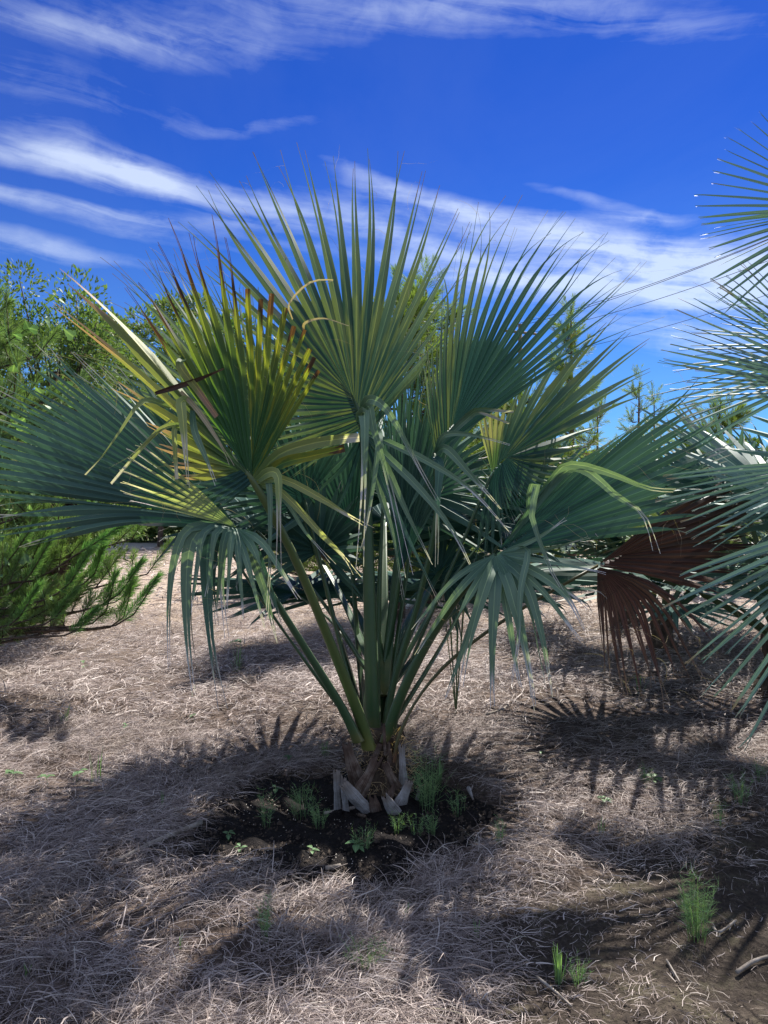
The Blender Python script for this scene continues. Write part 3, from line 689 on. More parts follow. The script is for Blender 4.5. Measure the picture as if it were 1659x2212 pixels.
# --- big dark folded frond to the right, its lower segments drooping in front
frond(palm, [(835, 1600, 3.93), (862, 1510, 3.9), (925, 1385, 3.85), (1010, 1260, 3.8), (1072, 1198, 3.76)], [
    dict(hub=(1072, 1198, 3.76), n=18, seed=14, costa=(1180, 1120, .1), ts=.62, tb=.8, wmax=.065, mat='teal', thread=.02, jit=.01, lenjit=.05, pleat=.35,
         keys=[(1180, 1040, .0, 1250, 1000, .02), (1250, 1010, .1, 1400, 905, .15), (1508, 812, .3), (1545, 872, .35), (1562, 908, .38), (1590, 955, .4), (1592, 1000, .42), (1568, 1032, .42), (1545, 1062, .4), (1525, 1100, .38), (1492, 1146, .35)]),
    dict(hub=(1070, 1197, 3.74), n=13, seed=15, ts=.34, tb=.85, wmax=.034, rolljit=.6, mat='bentteal', thread=.008, jit=.012, lenjit=.06, pleat=.3,
         keys=[(980, 1232, -.05, 888, 1335, -.05), (1015, 1280, -.12, 922, 1465, -.15), (1042, 1295, -.15, 985, 1492, -.18), (1066, 1298, -.16, 1062, 1518, -.2), (1092, 1292, -.16, 1118, 1490, -.2),
               (1118, 1282, -.16, 1160, 1524, -.2), (1142, 1268, -.15, 1192, 1502, -.18), (1165, 1252, -.14, 1262, 1356, -.18), (1182, 1228, -.12, 1298, 1300, -.15), (1190, 1200, -.1, 1290, 1180, -.1), (1150, 1160, -.05, 1208, 1106, -.05)])],
    [dict(pts=[(1110, 1150, 0), (1190, 1040, -.02), (1230, 1005, -.08), (1310, 1020, -.14), (1400, 1055, -.16), (1470, 1065, -.16)], Y=3.78, wpx=20, mat='bentteal', roll=.5),
     dict(pts=[(1130, 1130, 0), (1220, 1020, -.02), (1270, 1020, -.1), (1330, 1070, -.14), (1390, 1112, -.16), (1425, 1195, -.16)], Y=3.78, wpx=18, mat='bentteal', roll=.3),
     dict(pts=[(1100, 1165, 0), (1140, 1110, -.05), (1145, 1055, -.12), (1160, 1050, -.14), (1148, 1110, -.16), (1170, 1180, -.18), (1200, 1250, -.2), (1241, 1304, -.2)], Y=3.76, wpx=16, mat='bentteal'),
     dict(pts=[(1072, 1205, 0), (1050, 1260, -.14), (1020, 1360, -.2), (990, 1495, -.2)], Y=3.74, wpx=24, mat='bentteal', roll=.1),
     dict(pts=[(1074, 1207, 0), (1070, 1270, -.14), (1064, 1380, -.2), (1062, 1530, -.2)], Y=3.74, wpx=26, mat='bentteal', roll=0.0),
     dict(pts=[(1076, 1206, 0), (1102, 1270, -.14), (1130, 1380, -.2), (1160, 1532, -.2)], Y=3.74, wpx=26, mat='bentteal', roll=-.1),
     dict(pts=[(1080, 1204, 0), (1135, 1258, -.14), (1170, 1370, -.2), (1194, 1510, -.2)], Y=3.73, wpx=20, mat='bentteal', roll=.1),
     dict(pts=[(1080, 1202, 0), (1165, 1240, -.12), (1225, 1290, -.18), (1265, 1365, -.2)], Y=3.73, wpx=20, mat='bentteal', roll=.1),
     dict(pts=[(1100, 1190, 0), (1140, 1190, -.1), (1125, 1270, -.2), (1120, 1380, -.22), (1105, 1480, -.22)], Y=3.76, wpx=14, mat='bentteal')],
    mat='teal', w0=.10, w1=.042, label='dark folded frond with drooping lower segments')

# --- dead brown frond
frond(palm, [(848, 1640, 3.88), (858, 1590, 3.87), (905, 1500, 3.9), (990, 1410, 4.0), (1130, 1312, 4.15), (1290, 1222, 4.32)], [
    dict(hub=(1290, 1222, 4.32), n=13, seed=16, costa=(1380, 1180, .05), ts=.62, tb=.8, wmax=.055, mat='brown', thread=.02, jit=.02, lenjit=.08, pleat=.6,
         keys=[(1430, 1105, .0, 1580, 1020, .1), (1450, 1130, .0, 1640, 1065, .1), (1470, 1160, .0, 1665, 1120, .1), (1470, 1190, .0, 1650, 1180, .1), (1465, 1222, 0, 1600, 1232, .1), (1440, 1250, 0, 1560, 1300, .05)]),
    dict(hub=(1290, 1224, 4.30), n=19, seed=56, ts=.36, tb=.8, wmax=.034, mat='brown', thread=.02, jit=.03, lenjit=.12, pleat=.7,
         keys=[(1440, 1258, 0, 1555, 1372, -.05), (1425, 1270, 0, 1522, 1445, -.05), (1400, 1282, 0, 1508, 1500, -.05), (1375, 1285, 0, 1440, 1490, -.05), (1350, 1285, 0, 1400, 1485, -.05), (1325, 1282, 0, 1360, 1495, -.05), (1305, 1278, 0, 1328, 1480, -.05), (1290, 1272, 0, 1284, 1415, -.05)])],
    [], mat='brown', pmat='petiole_b', w0=.075, w1=.03, label='dead brown frond hanging from a bent stalk')

# --- yellowing frond in front, tips cut and brown
frond(palm, [(798, 1615, 3.86), (775, 1540, 3.83), (715, 1390, 3.77), (635, 1200, 3.7), (550, 1042, 3.66)], [
    dict(hub=(548, 1040, 3.66), n=12, seed=17, costa=(505, 990, .03), ts=.55, wmax=.055, mat=lambda u: 'teal' if u < .45 else 'pinkdry', jit=.012, thread=.012,
         keys=[(470, 1110, .05), (410, 1085, .06), (370, 1010, .1), (300, 900, .12), (205, 758, .14), (122, 660, .15), (100, 578, .16), (110, 568, .18), (190, 588, .2)]),
    dict(hub=(546, 1036, 3.66), n=8, seed=18, costa=(520, 1000, .03), ts=.52, wmax=.060, tb=.84, taper=1.25, mat='yellow_t', jit=.010, thread=.01, lenjit=.04,
         keys=[(255, 640, .18), (322, 560, .16), (352, 485, .15), (400, 478, .14), (462, 480, .12), (512, 530, .1)]),
    dict(hub=(546, 1036, 3.66), n=9, seed=58, costa=(530, 1010, .03), ts=.60, wmax=.060, tb=.80, mat='yellow', jit=.008, thread=.01, lenjit=.05, cut=lambda u: .95,
         keys=[(520, 580, .1), (557, 615, .08), (598, 618, .06), (636, 672, .04), (664, 706, .02), (690, 750, 0), (698, 805, -.02)])],
    [dict(pts=[(552, 1035, 0), (600, 985, -.03), (660, 962, -.06), (725, 950, -.08), (776, 945, -.08)], Y=3.64, wpx=26, mat='bent', cut=True, roll=.3),
     dict(pts=[(552, 1037, 0), (610, 1000, -.04), (670, 985, -.08), (744, 968, -.1)], Y=3.64, wpx=24, mat='yellow', cut=True, roll=-.2),
     dict(pts=[(553, 1040, 0), (580, 1020, -.06), (600, 1030, -.1), (602, 1100, -.12), (603, 1235, -.12)], Y=3.64, wpx=21, mat='bent', roll=.1),
     dict(pts=[(552, 1042, 0), (575, 1035, -.04), (583, 1070, -.06), (583, 1200, -.07), (582, 1345, -.07)], Y=3.68, wpx=14, mat='bentteal'),
     dict(pts=[(555, 1040, 0), (610, 1035, -.04), (690, 1075, -.08), (750, 1112, -.1), (808, 1142, -.1)], Y=3.64, wpx=17, mat='bent'),
     dict(pts=[(555, 1045, 0), (610, 1065, -.03), (690, 1150, -.06), (740, 1200, -.07), (778, 1248, -.07)], Y=3.66, wpx=15, mat='bent'),
     dict(pts=[(555, 1050, 0), (615, 1080, -.02), (660, 1150, -.04), (725, 1220, -.05)], Y=3.68, wpx=11, mat='bentteal'),
     dict(pts=[(400, 770, .1), (388, 790, 0), (425, 840, -.05), (468, 900, -.06)], Y=3.66, wpx=18, mat='pinkdry', cut=True),
     dict(pts=[(335, 850, 0), (400, 830, -.03), (440, 815, -.04), (484, 796, -.04)], Y=3.66, wpx=12, mat='brown', cut=True),
     dict(pts=[(420, 870, .06), (392, 866, -.02), (394, 900, -.05), (400, 970, -.06), (405, 1055, -.06)], Y=3.66, wpx=23, mat='bent', roll=.1),
     dict(pts=[(400, 930, .06), (378, 925, 0), (378, 970, -.02), (382, 1035, -.02)], Y=3.66, wpx=13, mat='bent', cut=True),
     dict(pts=[(415, 880, .05), (420, 930, -.03), (445, 990, -.05), (467, 1045, -.05)], Y=3.66, wpx=15, mat='bentteal'),
     dict(pts=[(370, 880, .08), (310, 865, 0), (260, 930, -.05), (220, 985, -.06), (184, 1025, -.06)], Y=3.66, wpx=16, mat='bent', cut=True),
     dict(pts=[(400, 915, .06), (350, 925, 0), (300, 975, -.04), (240, 1045, -.05)], Y=3.66, wpx=10, mat='bent', cut=True),
     dict(pts=[(370, 905, .05), (330, 940, -.02), (280, 985, -.03), (236, 1010, -.04)], Y=3.66, wpx=7, mat='bent'),
     dict(pts=[(390, 845, .04), (430, 890, -.02), (470, 950, -.04), (506, 1008, -.05)], Y=3.66, wpx=11, mat='straw_leaf'),
     dict(pts=[(632, 690, .05), (625, 655, .02), (670, 610, 0), (720, 605, 0), (700, 612, 0)], Y=3.66, wpx=5, mat='straw_leaf'),
     dict(pts=[(655, 715, .05), (660, 697, .0), (700, 688, -.04), (752, 704, -.05)], Y=3.66, wpx=6, mat='straw_leaf')],
    mat='yellow', pmat='petiole_y', w0=.105, w1=.048, label='yellowing front frond with cut brown tips', costa=(505, 990, 3.7))

# --- dark frond to the left, front segments lit and drooping
frond(palm, [(775, 1600, 3.84), (735, 1520, 3.82), (660, 1400, 3.78), (580, 1270, 3.74), (514, 1142, 3.7)], [
    dict(hub=(512, 1140, 3.72), n=24, seed=19, costa=(420, 1070, .1), ts=.66, wmax=.07, mat='teal', jit=.010, thread=.02, lenjit=.07, pleat=.55,
         keys=[(300, 1120, .1, 10, 1205, .25), (290, 1105, .1, 0, 1150, .25), (280, 1090, .12, -30, 1085, .3), (-150, 1060, .35), (-180, 985, .35), (-150, 920, .35), (-90, 870, .35), (-40, 840, .33), (10, 825, .32), (34, 794, .3), (58, 728, .3),
               (122, 772, .28), (156, 768, .26), (240, 815, .25), (310, 870, .2)]),
    dict(hub=(513, 1140, 3.70), n=7, seed=20, ts=.45, tb=.9, wmax=.042, mat='bent', jit=.01, thread=.01, pleat=.3,
         keys=[(310, 945, .0), (292, 968, -.02), (264, 1010, -.05), (254, 1070, -.08), (300, 1092, -.1)]),
    dict(hub=(513, 1142, 3.68), n=8, seed=21, ts=.30, tb=.85, wmax=.028, rolljit=.7, mat='bentteal', jit=.03, thread=.01, pleat=.3,
         keys=[(425, 1125, -.1, 372, 1340, -.12), (455, 1132, -.12, 440, 1285, -.15), (485, 1138, -.12, 450, 1335, -.15), (505, 1158, -.12, 490, 1330, -.15), (525, 1190, -.12, 575, 1365, -.15), (545, 1195, -.12, 592, 1358, -.15), (568, 1152, -.08, 650, 1255, -.1)])],
    [dict(pts=[(505, 1140, 0), (430, 1150, .02), (412, 1220, .0), (412, 1350, 0), (428, 1480, 0)], Y=3.76, wpx=26, mat='teal'),
     dict(pts=[(505, 1142, 0), (450, 1150, .02), (438, 1230, .0), (450, 1370, 0), (478, 1512, 0)], Y=3.78, wpx=26, mat='teal'),
     dict(pts=[(505, 1140, 0), (420, 1140, .02), (380, 1210, .0), (366, 1300, 0), (372, 1420, 0)], Y=3.8, wpx=17, mat='teal'),
     dict(pts=[(505, 1140, 0), (440, 1145, .02), (395, 1230, .02), (395, 1330, 0), (402, 1440, 0)], Y=3.82, wpx=16, mat='teal'),
     dict(pts=[(508, 1142, 0), (470, 1160, .04), (460, 1260, .04), (470, 1350, .04)], Y=3.84, wpx=18, mat='teal'),
     dict(pts=[(505, 1138, 0), (400, 1150, .1), (350, 1200, .15), (310, 1235, .2)], Y=3.8, wpx=14, mat='teal'),
     dict(pts=[(514, 1145, 0), (545, 1170, 0), (590, 1290, 0), (610, 1350, 0)], Y=3.72, wpx=16, mat='teal'),
     dict(pts=[(500, 1140, 0), (425, 1150, -.04), (402, 1230, -.05), (405, 1380, -.05), (420, 1500, -.05)], Y=3.70, wpx=28, mat='bentteal', roll=.1),
     dict(pts=[(502, 1142, 0), (455, 1155, -.04), (446, 1240, -.05), (455, 1380, -.05), (480, 1530, -.05)], Y=3.71, wpx=30, mat='teal', roll=-.1),
     dict(pts=[(500, 1138, 0), (410, 1140, -.04), (376, 1210, -.05), (364, 1320, -.05), (366, 1440, -.05)], Y=3.70, wpx=20, mat='bentteal', roll=.2),
     dict(pts=[(506, 1145, 0), (485, 1170, -.04), (478, 1260, -.05), (490, 1380, -.05)], Y=3.70, wpx=20, mat='bentteal', roll=.1),
     dict(pts=[(515, 1146, 0), (540, 1190, -.04), (575, 1290, -.05), (596, 1390, -.05)], Y=3.69, wpx=22, mat='bentteal', roll=.1)],
    mat='teal', w0=.085, w1=.042, label='long dark frond reaching to the left')

# --- fronds behind
frond(palm, [(790, 1590, 4.1), (740, 1400, 4.25), (680, 1180, 4.4), (600, 985, 4.5)], [
    dict(hub=(600, 985, 4.5), n=30, seed=22, ts=.5, wmax=.045, jit=.01, thread=.03,
         keys=[(150, 900, .2), (180, 760, .2), (220, 660, .2), (262, 582, .2), (285, 555, .2), (296, 520, .22), (325, 528, .22), (365, 535, .22), (408, 548, .22), (460, 560, .2), (520, 600, .2), (600, 680, .2)])],
    singles=False, mat='green', w0=.08, w1=.04, label='frond standing behind the yellowing one')
frond(palm, [(795, 1590, 4.15), (775, 1400, 4.3), (757, 1152, 4.45)], [
    dict(hub=(757, 1152, 4.45), n=30, seed=23, ts=.6, wmax=.05, jit=.01, keys=[(600, 1250, .1), (590, 1180, .1), (575, 1100, .1), (590, 1010, .1), (630, 930, .12), (690, 880, .12), (750, 850, .12), (820, 880, .12), (860, 960, .1)])],
    singles=False, mat='teal', w0=.08, w1=.04, label='dark frond in the heart of the crown')
frond(palm, [(815, 1580, 4.12), (830, 1450, 4.2), (850, 1330, 4.25), (862, 1240, 4.3)], [
    dict(hub=(862, 1240, 4.3), n=18, seed=24, ts=.6, wmax=.045, jit=.012, thread=.02, keys=[(800, 830, -.05), (830, 770, 0), (862, 700, .05), (895, 700, .1), (915, 740, .1), (940, 770, .1), (955, 860, .1), (970, 960, .05), (960, 1060, 0)])],
    singles=False, mat='teal', w0=.08, w1=.042, label='narrow upright frond still opening')
frond(palm, [(800, 1585, 4.14), (760, 1450, 4.25), (710, 1290, 4.35), (690, 1190, 4.4)], [
    dict(hub=(690, 1190, 4.4), n=16, seed=25, ts=.5, wmax=.04, jit=.02, keys=[(560, 1290, -.05), (540, 1180, 0), (560, 1080, .05), (640, 1000, .1), (720, 1010, .1), (790, 1080, .05), (800, 1200, 0), (770, 1310, -.05)])],
    singles=False, mat='teal', w0=.07, w1=.035, label='small frond low at the back')
frond(palm, [(825, 1585, 4.12), (850, 1450, 4.3), (900, 1320, 4.5), (950, 1240, 4.7)], [
    dict(hub=(950, 1240, 4.7), n=16, seed=26, ts=.45, wmax=.035, jit=.02, mat='teal', keys=[(870, 1330, 0), (900, 1180, .1), (960, 1100, .15), (1040, 1120, .2), (1100, 1190, .2), (1090, 1290, .1), (1030, 1360, 0), (980, 1400, 0)])],
    singles=False, mat='teal', w0=.07, w1=.035, label='low frond at the back right')
for i, (hub, keys, base) in enumerate((((660, 1080, 4.25), [(480, 1200, 0), (450, 1050, .05), (480, 900, .1), (560, 820, .1), (650, 800, .1), (740, 850, .1), (790, 960, .05)], 790),
        ((900, 1085, 4.42), [(800, 1010, 0), (810, 880, .05), (860, 800, .1), (930, 790, .1), (1000, 840, .1), (1050, 930, .1), (1060, 1050, .05)], 822),
        ((1125, 1110, 4.5), [(1010, 1140, 0), (1030, 1010, .05), (1090, 930, .1), (1180, 895, .15), (1270, 920, .2), (1335, 1000, .2), (1345, 1110, .15)], 830),
        ((430, 1015, 4.15), [(160, 1085, .1), (110, 965, .1), (150, 850, .1), (240, 780, .1), (340, 780, .1), (440, 840, .1)], 784))):
    frond(palm, [(base, 1590, 4.1), ((base * .6 + hub[0] * .4), 1400, 4.2), (base * .2 + hub[0] * .8, 1190, hub[2] - .05), hub], [dict(hub=hub, keys=keys, n=20, seed=480 + i, ts=.5, wmax=.05, jit=.014, thread=.02)], singles=False, mat='teal', w0=.07, w1=.036, label='frond in the middle layer of the crown')
# spear and bare stalks
mb = MB(); mb.add(*petiole([(812, 1570, 4.05), (815, 1400, 4.08), (822, 1200, 4.1), (832, 1000, 4.12)], .06, .012)); link('spear_leaf', mb.mesh('spear_leaf', M['petiole'], palm.location), palm)

# ------------------------------------------------------------------ neighbouring palm on the right
RB = Vector((2.75, 3.9, float(gz(2.75, 3.9))))
palm2 = empty('fan_palm', RB, 'blue green fan palm with stiff narrow segments growing beyond the brown frond', 'palm')
lump_core((RB.x, RB.y), .17, .09, RB.z - .05, RB.z + .5, M['fibre'], 'trunk', palm2, 4)
def rfrond(hub, keys, n, seed, mat='blue', ts=.32, wmax=.02, roll=0, label=None, **kw):
    h = at(*hub); b = RB + Vector((0, 0, .4)); mid = b.lerp(h, .5) + Vector((0, 0, .05))
    def px(p): return (HX + p.x / p.y * F, HY - (p.z - EYE) / p.y * F, p.y)
    f = frond(palm2, [px(b), px(mid), px(h)], [dict(hub=hub, keys=keys, n=n, seed=seed, ts=ts, wmax=wmax, roll=roll, taper=.42, tb=.94, thread=.004, pleat=.5, wmul=1.9, **kw)], mat=mat, w0=.08, w1=.04, label=label)
rfrond((1830, 452, 3.5), [(1650, 236, .0), (1598, 283, 0), (1566, 312, 0), (1530, 360, 0), (1508, 407, 0), (1500, 440, 0), (1506, 471, 0), (1545, 490, .1), (1514, 523, 0), (1556, 547, .05), (1550, 580, 0), (1544, 606, 0), (1550, 645, .05), (1580, 680, 0)],
       22, 31, wmax=.017, roll=.7, rolljit=.2, jit=.006, lenjit=.05, label='high frond with dark edge-on segments')
rfrond((1890, 870, 3.3), [(1425, 800, .2), (1418, 770, .2), (1440, 738, .15), (1460, 660, .1), (1500, 618, .05), (1522, 622, .1), (1548, 607, .0), (1585, 586, 0), (1630, 560, 0)],
       20, 32, wmax=.016, roll=.6, jit=.012, label='frond with crossing narrow segments')
rfrond((1860, 850, 3.0), [(1470, 880, .2), (1455, 862, .2), (1480, 830, .2), (1500, 800, .15), (1468, 782, .15), (1552, 757, .1), (1600, 720, .1)],
       13, 33, wmax=.027, roll=.2, jit=.012, label='frond with broad bluish segments')
rfrond((1840, 1000, 3.2), [(1410, 1010, .2), (1450, 1050, .2), (1425, 1075, .2), (1462, 1105, .2), (1470, 1165, .15), (1520, 1185, .1), (1498, 1210, .1)],
       11, 34, wmax=.012, roll=.3, jit=.016, label='frond with segments slanting down')
rfrond((1900, 1110, 2.9), [(1418, 1232, .15), (1500, 1255, .1), (1424, 1325, .1), (1550, 1340, .1), (1478, 1432, .05), (1555, 1415, .1), (1510, 1535, .0), (1595, 1515, .05), (1602, 1668, -.05)],
       14, 35, wmax=.024, roll=.15, jit=.012, label='low frond with drooping grey green segments')
rfrond((1900, 760, 4.2), [(1440, 1000, .3), (1400, 930, .3), (1410, 860, .3), (1450, 800, .3), (1520, 700, .3), (1600, 640, .3)],
       22, 36, wmax=.02, roll=.4, jit=.015, label='rear frond with thin crossing segments')

# ------------------------------------------------------------------ palms further back
def to_px(p): return (HX + p.x / p.y * F, HY - (p.z - EYE) / p.y * F, p.y)
def free_frond(root, loc, az, el, Lp, R, seed, mat, scale=1.0, n=26, singles=False, label=None, wmax=.03, z0=.35):
    """a frond given by azimuth and elevation of its stalk instead of by sight"""
    d = Vector((math.cos(az) * math.cos(el), math.sin(az) * math.cos(el), math.sin(el)))
    b = loc + Vector((0, 0, z0 * scale)); h = b + d * Lp; mid = b.lerp(h, .5) + Vector((0, 0, .08 * scale))
    side = d.cross(Vector((0, 0, 1))).normalized(); nrm = side.cross(d).normalized(); ax = (d * .9 - nrm * .25).normalized()
    keys = []; hp = to_px(h)
    for a in (-125, -85, -45, 0, 45, 85, 125):
        ar = math.radians(a); v = ax * math.cos(ar) + side * math.sin(ar) + nrm * .25 * abs(math.sin(ar))
        tip = h + v.normalized() * R * (1 - .25 * abs(a) / 125) + Vector((0, 0, -.18 * R))
        tp = to_px(tip); keys.append((tp[0], tp[1], tp[2] - hp[2]))
    return frond(root, [to_px(b), to_px(mid), hp], [dict(hub=hp, keys=keys, n=n, seed=seed, ts=.45, wmax=wmax, jit=.02, roll=.1, taper=.6, tb=.9)], mat=mat, w0=.07, w1=.035, singles=singles, label=label)
def generic_palm(name, loc, scale, nf, seed, label, mats=('teal', 'blue')):
    rng = random.Random(seed); root = empty(name, loc, label, 'palm', None)
    lump_core((loc.x, loc.y), .16 * scale, .09 * scale, loc.z - .05, loc.z + .45 * scale, M['fibre'], 'trunk', root, seed)
    for i in range(nf):
        free_frond(root, loc, i * 2.4 + rng.uniform(-.3, .3), math.radians(rng.uniform(15, 75)), scale * rng.uniform(.9, 1.3), scale * rng.uniform(.85, 1.1), seed * 50 + i, mats[i % len(mats)], scale)
    return root
# fronds at the back of the large palm and on the far side of the right-hand one
for i, (az, el, Lp, R) in enumerate(((90, 42, 1.35, 1.15), (60, 38, 1.3, 1.1), (122, 40, 1.3, 1.1), (38, 46, 1.25, 1.05), (148, 44, 1.25, 1.05), (78, 58, 1.3, 1.1), (106, 60, 1.3, 1.1), (74, 24, 1.1, 1.0), (104, 22, 1.1, 1.0), (46, 27, 1.15, 1.0), (128, 27, 1.0, .9))):
    free_frond(palm, TR + Vector((0, .1, .15)), math.radians(az), math.radians(el), Lp, R, 400 + i, 'teal', wmax=.045, label='frond at the back of the crown')
for i, (az, el) in enumerate(((60, 50), (20, 40), (100, 55), (-30, 45), (-70, 40), (75, 75), (135, 60), (-10, 70))):
    free_frond(palm2, RB, math.radians(az), math.radians(el), 1.35, 1.15, 420 + i, 'blue', label='frond on the far side of the crown')
def gpt(x, Y): 
    X = (x - HX) / F * Y; return Vector((X, Y, float(gz(X, Y))))
generic_palm('fan_palm', gpt(1690, 5.8), 1.15, 13, 61, 'fan palm in shade behind the dead brown frond')
generic_palm('fan_palm', gpt(1350, 9.0), 1.0, 11, 62, 'smaller fan palm standing before the gravel road', ('green', 'teal'))
generic_palm('fan_palm', gpt(1430, 7.6), .9, 10, 63, 'young fan palm half hidden behind the large palm', ('green', 'teal'))
generic_palm('fan_palm', gpt(1750, 8.8), 1.15, 11, 64, 'tall blue green palm rising behind the shaded one', ('blue', 'teal'))

# ------------------------------------------------------------------ pines and broadleaf trees
def orth(d):
    a = np.where(np.abs(d[:, 2:3]) < .9, np.array([[0, 0, 1.0]]), np.array([[1.0, 0, 0]]))
    u = np.cross(d, a); u /= np.linalg.norm(u, axis=1, keepdims=True); return u, np.cross(d, u)
def needles(starts, dirs, lens, per, nl, wid, spread=.75):
    """shoots -> arrays of thin needle triangles"""
    ns = len(starts); S0 = np.repeat(np.asarray(starts, float), per, 0); D = np.repeat(np.asarray(dirs, float), per, 0); Ls = np.repeat(np.asarray(lens, float), per)
    n = ns * per; f = npr.uniform(.0, 1, n) ** .8; u, v = orth(D); a = npr.uniform(0, 2 * np.pi, n)
    rad = u * np.cos(a)[:, None] + v * np.sin(a)[:, None]
    sp = spread * (1.15 - .7 * f) * npr.uniform(.7, 1.3, n)
    nd = D * np.cos(sp)[:, None] + rad * np.sin(sp)[:, None]
    L = nl * npr.uniform(.7, 1.15, n); p = S0 + D * (f * Ls)[:, None]
    side = np.cross(nd, npr.normal(0, 1, (n, 3))); side /= np.linalg.norm(side, axis=1, keepdims=True) + 1e-9
    e = p + nd * L[:, None]; e[:, 2] -= L * .12
    m = p + nd * (L * .55)[:, None]
    V = np.stack([p, m + side * wid, e, m - side * wid], 1).reshape(-1, 3)
    q = np.arange(n)[:, None] * 4 + np.array([[0, 1, 2, 3]])
    seed = np.repeat(np.stack([np.repeat(npr.uniform(0, 1, ns), per), npr.uniform(0, 1, n)], -1), 4, 0)
    uv = np.tile(np.array([[.5, 0], [1, .5], [.5, .8], [0, .5]]), (n, 1))
    return V, q, uv, seed
def tube(mb, pts, r0, r1, n=6, steps=8):
    P = catmull(pts, steps); vs, fs, uv = [], [], []
    for k, p in enumerate(P):
        T = (P[min(k + 1, steps - 1)] - P[max(k - 1, 0)]).normalized(); a = T.orthogonal().normalized(); b_ = T.cross(a); r = r0 + (r1 - r0) * k / (steps - 1)
        for j in range(n):
            an = j / n * 2 * math.pi; vs.append(p + a * (r * math.cos(an)) + b_ * (r * math.sin(an))); uv.append((j / n, k / (steps - 1)))
        if k: fs += [((k - 1) * n + j, (k - 1) * n + (j + 1) % n, k * n + (j + 1) % n, k * n + j) for j in range(n)]
    fs.append(tuple(range(len(vs) - n, len(vs)))); fs.append(tuple(reversed(range(n)))); mb.add(vs, fs, uv)

def pine(loc, height, ends, label, seed, mat, nl=.13, wid=.0016, per=90, shoots=8, slen=.32, up=.55, group=None, spread=.7, candles=()):
    """ends: branch tips in world space; shoots grow along the outer part of every branch"""
    rng = random.Random(seed); root = empty('pine_tree', loc, label, 'pine tree', group)
    mb = MB(); top = loc + Vector((rng.uniform(-.1, .1), 0, height)); tube(mb, [loc - Vector((0, 0, .1)), loc.lerp(top, .5), top], .06 * height / 3, .012, 8, 10)
    st, di, le = [], [], []
    for e in ends:
        zr = max(loc.z + .15, min(top.z - .1, e.z - .35 * (Vector((e.x, e.y)) - Vector((loc.x, loc.y))).length * .6))
        a = Vector((loc.x, loc.y, zr)); m = a.lerp(e, .55) + Vector((0, 0, -.04)); tube(mb, [a, m, e], .018, .005, 5, 6)
        bd = (e - m).normalized()
        for k in range(shoots):
            f = 1 - (k / shoots) * .75; p = bend3(a, m, e, f)
            d = (bd * (.7 if k else 1.2) + Vector((rng.gauss(0, .6), rng.gauss(0, .6), rng.uniform(0, 1.2) * up + .1))).normalized()
            st.append(tuple(p)); di.append(tuple(d)); le.append(slen * rng.uniform(.6, 1.2))
            q = p + d * le[-1]; tube(mb, [p, p.lerp(q, .5), q], .006, .003, 4, 3)
    for k in range(5):
        st.append(tuple(top)); di.append(tuple(Vector((rng.gauss(0, .35), rng.gauss(0, .35), 1)).normalized())); le.append(slen)
    for a, e in candles:                    # long upturned shoots at the ends of the low branch
        tube(mb, [Vector((loc.x + .3, loc.y, a.z - .25)), a.lerp(loc, .3) + Vector((0, 0, .1)), a, e], .012, .004, 5, 9)
    link('trunk', mb.mesh('trunk', M['bark'], loc), root)
    for i, (a, e) in enumerate(candles):
        d = (e - a).normalized(); V, q, uv, sd_ = needles([tuple(a)], [tuple(d)], [(e - a).length], 650, .10, .0017, .62)
        link('shoot', tri_mesh('shoot', V - np.array([tuple(loc)]), q, M['pine_tip'], sd_, uv, quads=True), root)
    V, q, uv, sd_ = needles(st, di, le, per, nl, wid, spread)
    o = link('crown', tri_mesh('crown', V - np.array([tuple(loc)]), q, M[mat], sd_, uv, quads=True), root)
    return root

# near pine on the left, trunk outside the frame
Lp = Vector((-3.95, 6.4, 0.0)); rg = random.Random(3); ends = []
for (x, y, Y) in ((318, 1240, 6.0), (285, 1165, 6.1), (250, 1300, 5.9), (200, 1340, 5.7), (180, 1210, 6.2), (120, 1300, 5.8), (90, 1200, 6.0), (60, 1340, 5.8), (20, 1260, 5.7), (215, 1260, 6.2), (150, 1140, 6.2),
                  (60, 1110, 6.1), (10, 1040, 6.0), (110, 1020, 6.3), (180, 940, 6.6), (60, 930, 6.2), (130, 860, 6.5), (30, 850, 6.1), (80, 770, 6.4), (20, 740, 6.2), (-20, 690, 6.2),
                  (-80, 900, 6.3), (-70, 1150, 6.2), (-60, 760, 6.3), (230, 1060, 6.9), (240, 870, 7.0), (200, 1000, 6.9)):
    ends.append(at(x, y, Y))
pine(Lp, 2.9, ends, 'bushy pine with long needles and a low branch sweeping over the dry grass', 41, 'pine', per=250, shoots=11, slen=.31, nl=.105, wid=.0017, up=1.15,
     candles=[(at(x0, y0, Y), at(x1, y1, Y - .05)) for x0, y0, x1, y1, Y in ((170, 1195, 275, 1128, 5.7), (235, 1300, 305, 1215, 5.6), (265, 1345, 338, 1250, 5.5), (212, 1340, 250, 1240, 5.6), (135, 1275, 190, 1195, 5.7), (105, 1345, 155, 1285, 5.6), (50, 1260, 110, 1165, 5.7), (190, 1255, 222, 1185, 5.8), (250, 1350, 285, 1262, 5.6), (20, 1210, 80, 1120, 5.7), (30, 1345, 80, 1270, 5.6), (150, 1370, 205, 1320, 5.5))])
